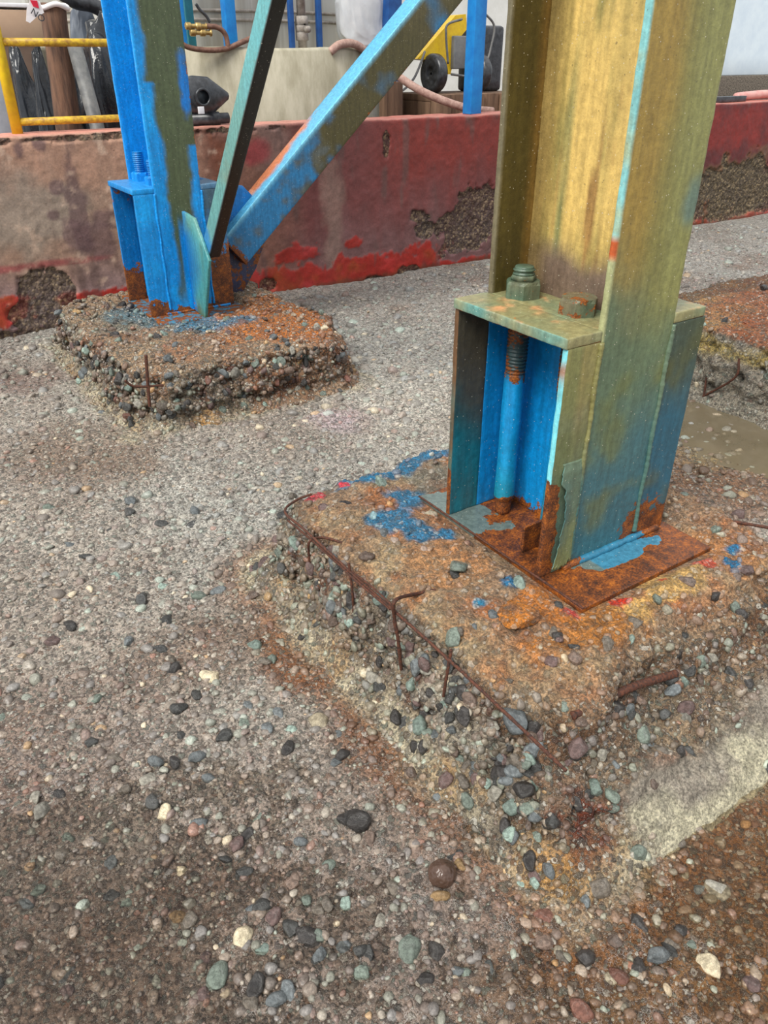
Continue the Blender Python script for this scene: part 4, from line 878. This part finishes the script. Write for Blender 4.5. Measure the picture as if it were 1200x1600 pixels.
M_PANEL = mat_plain('pale_blue_panel_paint', (206, 220, 232), (220, 232, 240), 5, .5, .1); M_KERB = mat_plain('rough_kerb_concrete', (66, 60, 54), (138, 126, 112), 60, .9, 1., .02); M_FARW = mat_plain('off_white_cladding', (206, 204, 198), (222, 220, 216), 3, .7, .1)
M_TAPE = mat_plain('white_tape', (228, 224, 226), (240, 236, 238), 30, .35, .1); M_TRED = mat_plain('red_tape_print', (206, 34, 60), (214, 44, 70), 30, .35, .1)
def solid(name, V, Fc, mat, loc, label=None, cat=None, parent=None, group=None, smooth=True):
    loc = np.asarray(loc, float)
    o = mesh_obj(name, np.asarray(V, float)-(0 if parent else loc), Fc, mat, None, None, smooth)
    if parent: keep(o, parent)
    else: o.location = loc
    if label: tag(o, label, cat, group)
    return o
def box2(x0, x1, y0, y1, z0, z1, r=.004, res=.2):
    V, Fc, N = rbox(x0, x1, y0, y1, z0, z1, res, r); return V, Fc
# yellow railing on the wall
YR = 4.47; b0 = ony(27, 206, YR); xr0 = b0[0]
rail = thing('safety_railing', 'yellow tubular railing with two rails on the wall top at far left', 'railing', (xr0, YR, WZ))
z1, z2 = ony(50, 66, YR)[2], ony(50, 190, YR)[2]; xr1 = ony(262, 200, YR)[0]
for xx in (xr0, xr1): solid('post', *tube([(xx, YR, WZ-.005), (xx, YR, 1.3), (xx, YR, 1.75)], .026, 16), M_YEL, (0, 0, 0), parent=rail)
for zz in (z1, z2, 1.7): solid('rail', *tube([(xr0, YR, zz), ((xr0+xr1)/2, YR, zz), (xr1, YR, zz)], .0175, 14), M_YEL2, (0, 0, 0), parent=rail)
p = ony(12, 208, 4.68); solid('grey_post', *box2(p[0]-.05, p[0]+.035, 4.66, 4.74, 0, ony(-8, 105, 4.7)[2]), M_GREYPOST, (p[0], 4.7, 0), 'pale grey steel post stub at the extreme left behind the yellow railing', 'post')
# cardboard boxes
YC = 5.75
def cbox(pxa, pya, pxb, pyb, Y, d, mat, label, z0=None):
    a, b = ony(pxa, pya, Y), ony(pxb, pyb, Y); V, Fc = box2(a[0], b[0], Y, Y+d, b[2] if z0 is None else z0, a[2], .006)
    return solid('cardboard_box', V, Fc, mat, ((a[0]+b[0])/2, Y+d/2, b[2] if z0 is None else z0), label, 'box')
bx = cbox(-90, 12, 78, 61, YC, .4, M_CARD, 'tan cardboard box stacked behind the brown log post')
tape_ = box2(ony(-90, 0, YC)[0], ony(60, 0, YC)[0], YC-.004, YC+.404, ony(0, 11, YC)[2], ony(0, 4, YC)[2]); solid('box_lid', *tape_, M_TAPE, (0, 0, 0), parent=bx).matrix_parent_inverse = Matrix.Translation(bx.location).inverted()
cbox(-80, 62, 74, 130, YC+.02, .4, M_CARD2, 'dark shaded cardboard box under the tan cardboard box', 0.)
# log
YL = 4.82; a, b = ony(107, 200, YL), ony(82, 6, YL); d = (b-a)/(b[2]-a[2]); pts = [a+d*(zz-a[2]) for zz in np.linspace(0, b[2], 60)]; pts = np.array(pts); r = mdim(18.5, a)
V, Fc = tube(pts, r, 28); n_ = fbm(np.stack([V[:, 0]*2, V[:, 1]*2, V[:, 2]*.4], 1), 14, 4, 3); c_ = np.repeat(pts, 28, 0); c_ = np.vstack([c_, pts[0], pts[-1]]); V = c_+(V-c_)*(1+.08*n_[:, None])
solid('log_post', V, Fc, M_WOOD, pts[0], 'weathered round brown log post behind the yellow railing', 'post')
# tape scrap with print
tp = np.array([ony(px, py, YL-.10) for px, py in ((47, 0), (62, 2), (69, 20), (58, 26), (47, 36), (41, 33), (42, 14))])
def ribbon(poly, t=.003):
    n = len(poly); q = np.array(poly); q2 = q+[0, t, 0]; return np.vstack([q, q2]), [tuple(range(n)), tuple(range(2*n-1, n-1, -1))]+[(i, i+n, (i+1) % n+n, (i+1) % n) for i in range(n)]
tape = thing('warning_tape', 'torn red and white warning tape tied at the top of the log post', 'tape', pts[-1])
solid('tape_tail', *ribbon(tp), M_TAPE, (0, 0, 0), parent=tape, smooth=False)
solid('red_print', *ribbon([ony(px, py, YL-.104) for px, py in ((47, 0), (58, 1), (61, 13), (52, 10))]), M_TRED, (0, 0, 0), parent=tape, smooth=False)
V, Fc = tube(np.array([b+[1.08*r*math.cos(t), 1.08*r*math.sin(t), -.012+.008*math.sin(3*t)] for t in np.linspace(0, 6.2, 40)]), .012, 8); solid('knot_wrap', V, Fc, M_TAPE, (0, 0, 0), parent=tape)
fc = bpy.data.curves.new('tape_lettering', 'FONT'); fc.body = 'NO'; fc.size = .042; fc.extrude = .001; to = bpy.data.objects.new('tmp', fc); COLL.objects.link(to)
bpy.context.view_layer.update(); tm = bpy.data.meshes.new_from_object(to.evaluated_get(bpy.context.evaluated_depsgraph_get())); bpy.data.objects.remove(to); tm.materials.clear(); tm.materials.append(M_BLK)
lo = bpy.data.objects.new('lettering', tm); COLL.objects.link(lo); lo.parent = tape; q = ony(47, 20, YL-.106)-pts[-1]; lo.matrix_basis = Matrix.Translation(Vector(q)) @ Matrix.Rotation(math.radians(38), 4, 'Y') @ Matrix.Rotation(math.pi/2, 4, 'X')
# plastic bags
def bag(name, px0, px1, py0, py1, Y, dy, seed, mat, label, cat='bag', crink=1., z0=None, group=None, ridge=.10):
    a, b = ony(px0, (py0+py1)/2, Y), ony(px1, (py0+py1)/2, Y); zt, zb = ony((px0+px1)/2, py0, Y)[2], (ony((px0+px1)/2, py1, Y)[2] if z0 is None else z0)
    V, Fc = ico(5); c = np.array([(a[0]+b[0])/2, Y, (zt+zb)/2]); rad = np.array([abs(b[0]-a[0])/2, dy, (zt-zb)/2])
    S = np.sign(V)*np.abs(V)**.78; S /= np.maximum(np.abs(S).max(), 1)
    w_ = 1-.28*ss(.3, 1.0, V[:, 2]); S[:, 0] *= w_; S[:, 1] *= w_
    nr = 1-2*np.abs(fbm(np.stack([V[:, 0], V[:, 1], V[:, 2]*.9], 1), 1.3, 1, seed)); n2 = 1-2*np.abs(fbm(np.stack([V[:, 0]+.4*V[:, 2], V[:, 1], V[:, 2]*.5], 1), 3.0, 2, seed+4))
    S = S*(1+crink*(ridge*nr+.03*n2)*(np.abs(V[:, 2:]) < .97).ravel())[:, None]
    P = c+S*rad; P[:, 2] = np.maximum(P[:, 2], zb)
    return solid(name, P, Fc, mat, (c[0], c[1], zb), label, cat, None, group)
G_B = 'black rubbish bags behind the railing'
bag('rubbish_bag', 6, 62, 82, 150, 5.34, .16, 3, M_BAG, 'shiny black rubbish bag left of the log post', z0=0, group=G_B)
bag('rubbish_bag', 46, 90, 92, 190, 5.04, .09, 9, M_BAG, 'slim crumpled black rubbish bag with bright highlights touching the log post', z0=0, group=G_B, crink=1.4)
bag('rubbish_bag', 112, 200, 30, 190, 5.22, .22, 14, M_BAG, 'large black rubbish bag between the log post and the blue column', z0=0, group=G_B, crink=1.2)
bag('covered_bundle', 92, 172, 4, 60, 5.62, .10, 21, mat_plain('slate_tarpaulin', (74, 82, 94), (92, 100, 112), 8, .55, .3), 'slate grey tarpaulin bundle above the large black bag', 'bundle', .5, z0=0)
V, Fc = tube(spline([ony(95, -12, 5.5), ony(118, 2, 5.5), ony(145, 8, 5.5), ony(172, 26, 5.5), ony(205, 60, 5.5)], 60), mdim(11, ony(140, 8, 5.5)), 14); solid('corrugated_hose', V, Fc, M_BLK, ony(140, 8, 5.5), 'thick black hose draped over the slate tarpaulin bundle', 'hose')
a, b = ony(152, 200, 4.70), ony(116, 70, 4.76); d = (a-b)/np.linalg.norm(a-b); bt = a+d*((0-a[2])/d[2]); V, Fc = tube([bt, (bt+b)/2, b], mdim(11, a), 18); solid('leaning_pipe', V, Fc, M_GPIPE, bt, 'grey pipe leaning beside the log post in front of the black bag', 'pipe')
# tank on its concrete base
TC = np.array([2.80, 6.92]); RB = 1.62; ZB = 1.30
V, Fc = lathe([(RB-.32, ZB-.02), (RB-.02, ZB), (RB, ZB-.02), (RB, .6), (RB, 0)][::-1], 96); V[:, 2] += .006*fbm(V, 6, 3, 2); V = V+[TC[0], TC[1], 0]; solid('concrete_tank_base', V, Fc, M_BUND, (TC[0], TC[1], 0), 'round pale concrete tank base behind the red wall', 'tank base')
tank = thing('steel_tank', 'stainless steel cylindrical tank standing on the round concrete base', 'tank', (TC[0], TC[1], ZB-.03)); RT_ = 1.30
V, Fc = lathe([(RT_, ZB-.02), (RT_, ZB+.2), (RT_, 3.6), (0, 3.8)], 96); solid('shell', V+[TC[0], TC[1], 0], Fc, M_TANK, (0, 0, 0), parent=tank)
for py in (19, 33, -40):
    zz = ony(455, py, TC[1]-RT_)[2]; th = np.linspace(0, 2*math.pi, 121); V, Fc = tube(np.stack([TC[0]+(RT_+.004)*np.cos(th), TC[1]+(RT_+.004)*np.sin(th), zz+0*th], 1), .010, 8); solid('band', V, Fc, M_GIRON, (0, 0, 0), parent=tank)
def vpost(name, pxa, pxb, py, Y, mat, label, cat='post', zt=3.2, z0=None, dy=None, group=None):
    a, b = ony(pxa, py, Y), ony(pxb, py, Y); wdt = abs(b[0]-a[0]); V, Fc = box2(a[0], b[0], Y, Y+(dy or wdt), a[2] if z0 is None else z0, zt, .004)
    return solid(name, V, Fc, mat, ((a[0]+b[0])/2, Y, a[2] if z0 is None else z0), label, cat, None, group)
GP = 'blue posts around the tank'
vpost('blue_post', 357, 373, 76, 5.46, M_BLUE, 'wide rust-flecked blue post on the tank base left of the slim green brace', z0=ZB-.02, group=GP)
vpost('blue_post', 455, 462, 74, 5.40, M_DBLUE, 'thin dark blue post left of the grey fitting pipe', z0=ZB-.02, group=GP)
vpost('blue_post', 498, 505, 76, 5.40, M_DBLUE, 'thin dark blue post right of the grey fitting pipe', z0=ZB-.02, group=GP)
vpost('teal_post', 296, 308, 72, 5.60, M_TEALP, 'teal post beside the brass valve', z0=ZB-.02, group=GP)
vpost('blue_post', 286, 294, 72, 5.54, M_BLUE, 'narrow blue post at the left end of the tank base beside the brass valve', z0=ZB-.02, group=GP)
vpost('blue_post', 607, 628, 20, 5.36, M_DBLUE, 'dark blue post half hidden behind the wide diagonal brace', z0=0, group=GP)
p = ony(473, 75, 5.42); pr = mdim(8, p); gpipe = thing('riser_pipe', 'grey galvanised riser pipe with couplings in front of the tank', 'pipe', (p[0], 5.42, ZB-.02))
V, Fc = tube([(p[0], 5.42, ZB-.02), (p[0], 5.42, 2), (p[0], 5.42, 3)], pr*.85, 18); solid('pipe', V, Fc, M_GIRON, (0, 0, 0), parent=gpipe)
for py in (33, 44, 56): 
    zz = ony(473, py, 5.42)[2]; V, Fc = lathe([(pr, -.03), (pr*1.25, -.025), (pr*1.25, .025), (pr, .03)], 18); solid('coupling', V+[p[0], 5.42, zz], Fc, M_GIRON, (0, 0, 0), parent=gpipe)
c = ony(478, 46, 5.42-pr*1.5); V, Fc = tube([c, c+[0, -.02, 0], c+[0, -.04, 0]], .02, 10); solid('bleed_plug', V, Fc, M_GIRON, (0, 0, 0), parent=gpipe)
# brass valve with hoses
YV = 5.35; v0 = ony(291, 41, YV); valve = thing('brass_valve', 'double brass valve on a hose left of the wide blue post', 'valve', v0)
for py, x0_, x1_ in ((41, 290, 322), (51, 297, 330)):
    zz = ony(305, py, YV)[2]; xa, xb = ony(x0_, py, YV)[0], ony(x1_, py, YV)[0]; pp = np.linspace(xa, xb, 40); rr = mdim(4.2, v0)*(1+.22*np.sign(np.sin((pp-xa)*95))); V, Fc = tube(np.stack([pp, 0*pp+YV, 0*pp+zz], 1), rr, 12); solid('valve_body', V, Fc, M_BRASS, (0, 0, 0), parent=valve)
V, Fc = tube(spline([ony(306, 6, YV), ony(312, 15, YV), ony(322, 25, YV), ony(328, 35, YV)], 20), mdim(2.5, v0), 8); solid('lever', V, Fc, M_BLK, (0, 0, 0), parent=valve)
V, Fc = tube(spline([ony(322, 41, YV), ony(340, 43, YV), ony(352, 54, YV), ony(357, 76, YV)], 40), mdim(4, v0), 12); solid('valve_hose', V, Fc, M_BHOSE, ony(340, 43, YV), 'brown hose curving down from the brass valve', 'hose')
V, Fc = tube(spline([ony(278, 62, YV), ony(292, 73, YV), ony(318, 78, YV), ony(350, 77, YV), ony(378, 66, YV), ony(396, 58, YV)], 60), mdim(4, v0), 12); solid('ground_hose', V, Fc, M_BHOSE, ony(318, 78, YV), 'long brown hose lying along the rim of the tank base', 'hose')
# black fittings on the wall top
YK = 4.44; k0 = ony(325, 150, YK); u_ = pxm(k0); fit = thing('pipe_fitting', 'black plastic pipe fittings lying on the red wall top', 'pipe fitting', (k0[0], YK, WZ))
def xlathe(prof, x0, y0, z0, k=28):
    V, Fc = lathe([(r_, h_) for h_, r_ in prof], k); return np.stack([V[:, 2]+x0, V[:, 0]+y0, V[:, 1]+z0], 1), Fc
V, Fc = xlathe([(-46*u_, .5*u_), (-46*u_, 26*u_), (-20*u_, 29*u_), (4*u_, 27*u_), (36*u_, 5*u_), (38*u_, .5*u_)], k0[0], YK+.02, ony(325, 151, YK)[2]); V[:, 1] = YK+.02+(V[:, 1]-YK-.02)*.6; solid('reducer', V, Fc, M_BLK, (0, 0, 0), parent=fit)
c = ony(318, 152, YK-.07); V, Fc = lathe([(9.5*u_, -.10), (9.5*u_, 0), (12.5*u_, 0), (13*u_, -.01), (13*u_, -.10)], 28); V = np.stack([V[:, 0], -V[:, 2], V[:, 1]], 1)+c; V[:, 0] -= (V[:, 1]-c[1])*-.3; solid('socket', V, Fc, M_BLK, (0, 0, 0), parent=fit)
zc = WZ+9*u_; V, Fc = xlathe([(-40*u_, .5*u_), (-40*u_, 9*u_), (0, 9*u_), (.5*u_, 10*u_), (14*u_, 10*u_), (14.5*u_, 8*u_), (30*u_, 8*u_), (31*u_, .5*u_)], k0[0], YK, zc); solid('pipe', V, Fc, M_BLK, (0, 0, 0), parent=fit)
V, Fc = box2(k0[0]-30*u_, k0[0]-20*u_, YK-.10, YK-.095, zc+9*u_, zc+19*u_, .001); solid('sticker', V, Fc, M_TAPE, (0, 0, 0), parent=fit)
# plastic sheet, hoses
bag('plastic_sheeting', 528, 604, -40, 74, 5.52, .10, 31, M_WPLAS, 'crumpled clear white plastic sheeting behind the diagonal brace', 'sheeting', .8, z0=ZB-.01, ridge=.08)
V, Fc = tube(spline([ony(515, 82, 5.34), ony(530, 70, 5.34), ony(550, 68, 5.36), ony(566, 76, 5.38), ony(580, 90, 5.40)], 40), mdim(6, ony(540, 70, 5.34)), 12); solid('coiled_hose', V, Fc, M_HOSE, ony(540, 70, 5.34), 'pink hose loop resting on the tank base beside the plastic sheeting', 'hose')
V, Fc = tube(spline([ony(600, 100, 4.95), ony(626, 122, 4.85), ony(660, 143, 4.75), ony(700, 160, 4.66), ony(735, 170, 4.60), ony(770, 174, 4.56)], 60), mdim(6, ony(660, 143, 4.7)), 14); solid('pink_hose', V, Fc, M_HOSE, ony(660, 143, 4.75), 'dusty pink hose sloping down to the foot of the wall-top blue post', 'hose')
# blue post on wall
YP = 4.40; a, b, c = ony(721, 175, YP), ony(735, 178, YP), ony(752, 176, YP); V, Fc = box2(b[0], c[0], YP, YP+.085, WZ-.004, 3.0, .005); solid('blue_post', V, Fc, M_BLUE, ((b[0]+c[0])/2, YP, WZ), 'chipped bright blue square post standing on the red wall beside the yellow machine', 'post')
# timber platform and yellow machine
YT = 5.6; ztp = ony(677, 146, YT)[2]; xa, xb = ony(652, 150, YT)[0], ony(800, 150, YT)[0]
a = ony(604, 128, 5.12); b = ony(630, 128, 5.12); V, Fc = box2(a[0], b[0], 5.12, 5.22, 0, a[2], .006); solid('timber_post', V, Fc, M_TIMB, (a[0], 5.17, 0), 'grey-brown timber post stub under the wide diagonal brace', 'post')
plat = thing('timber_platform', 'dark brown timber platform under the yellow machine', 'platform', ((xa+xb)/2, YT+.3, 0)); npl = 6
for i in range(npl):
    x_ = xa+(xb-xa)*i/npl; V, Fc = box2(x_+.004, xa+(xb-xa)*(i+1)/npl-.004, YT-.24+(.02*(i % 2)), YT-.17, 0, ztp, .006); solid('plank', V, Fc, M_TIMB, (0, 0, 0), parent=plat)
for y_ in np.linspace(YT-.17, YT+.36, 4)[:-1]: V, Fc = box2(xa, xa+.03, y_+.004, y_+.172, 0, ztp-.05, .004); solid('plank', V, Fc, M_TIMB, (0, 0, 0), parent=plat)
V, Fc = box2(xa, xb, YT-.17, YT+.36, ztp-.05, ztp, .006); solid('deck', V, Fc, M_TIMB, (0, 0, 0), parent=plat)
wsh = thing('pressure_washer', 'yellow wheeled machine with black tyre behind the blue post', 'machine', (*ony(690, 120, YT)[:2], ztp))
pol = [ony(px, py, YT+.06) for px, py in ((652, 92), (712, 24), (728, 22), (730, 45), (716, 62), (704, 116), (694, 116), (690, 95))]
V, Fc = ribbon(pol, .26); solid('hood', V, Fc, M_YEL, (0, 0, 0), parent=wsh, smooth=False)
wc = ony(678, 115, YT); rw = ztp and (wc[2]-ztp); 
def wheel(c, r, wd):
    return xlathe([(-wd*.3, .01), (-wd*.3, r*.35), (-wd*.5, r*.38), (-wd*.35, r*.6), (-wd*.5, r*.72), (-wd*.45, r*.92), (-wd*.25, r), (wd*.25, r), (wd*.45, r*.92), (wd*.5, r*.7), (wd*.5, .01)], c[0], c[1], c[2], 36)
for off_ in (0, .45):
    V, Fc = wheel(wc+[off_, 0, 0], rw, .09); solid('wheel', V, Fc, M_BLK, (0, 0, 0), parent=wsh)
a, b = ony(705, 108, YT+.05), ony(722, 56, YT+.05); V, Fc = box2(a[0], b[0]+.06, YT+.02, YT+.3, a[2], b[2], .01); solid('vent_box', V, Fc, mat_plain('grey_plastic', (104, 106, 108), (120, 122, 122), 20, .5, .1), (0, 0, 0), parent=wsh)
a, b = ony(742, 118, YT+.1), ony(790, 40, YT+.1); V, Fc = box2(a[0], b[0], YT+.1, YT+.34, ztp, b[2], .03, .05); solid('engine_block', V, Fc, M_BLK, (0, 0, 0), parent=wsh)
V, Fc = tube(spline([ony(757, 20, YT), ony(772, 40, YT), ony(768, 70, YT), ony(758, 100, YT), ony(735, 118, YT), ony(705, 116, YT)], 40), .009, 8); solid('cable', V, Fc, M_GPIPE, (0, 0, 0), parent=wsh)
V, Fc = tube(spline([ony(722, 30, YT), ony(700, 38, YT), ony(697, 55, YT), ony(700, 100, YT)], 30), .009, 8); solid('cable', V, Fc, M_GPIPE, (0, 0, 0), parent=wsh)
V, Fc = tube(spline([ony(664, 80, YT-.05), ony(655, 105, YT-.05), ony(645, 125, YT-.05), ony(628, 142, YT-.05), ony(605, 148, YT-.05)], 30), .009, 8); solid('cable', V, Fc, M_GPIPE, (0, 0, 0), parent=wsh)
# right side: panel on rough kerb, bar and hose on wall
zk = ony(1160, 118, 6.6)[2]; V, Fc = box2(6.8, 13, 6.55, 6.85, 0, zk, .01); o = solid('wall_kerb', V, Fc, M_KERB, (9, 6.7, 0)); o['kind'] = 'structure'
V, Fc = box2(ony(1095, 100, 6.66)[0], 13, 6.66, 6.72, zk, 3.6, .01); solid('site_panel', V, Fc, M_PANEL, (10, 6.7, zk), 'pale blue painted sheet panel standing on the rough kerb at top right', 'panel')
q0, q1 = ony(1098, 155, YK), ony(1163, 154, YK); V, Fc = box2(q0[0], q1[0], YK-.02, YK+.03, WZ-.002, WZ+.04, .003); solid('steel_channel', V, Fc, M_BLK, ((q0[0]+q1[0])/2, YK, WZ), 'short black steel bar lying on the wall top at right', 'bar')
V, Fc = tube(spline([ony(1150, 152, YK+.07), ony(1175, 149, YK+.07), ony(1210, 147, YK+.07), ony(1300, 146, YK+.07)], 30), .034, 14); V[:, 2] += WZ+.034-V[:, 2].mean(); solid('wall_hose', V, Fc, mat_plain('pink_rubber', (190, 126, 122), (206, 160, 152), 12, .5, .2), ony(1200, 150, YK), 'pink hose lying along the wall top behind the short black bar', 'hose')
V, Fc = box2(-4, 15, 12.0, 12.2, 0, 4.2, .01); o = solid('wall_far', V, Fc, M_FARW, (5, 12, 0)); o['kind'] = 'structure'
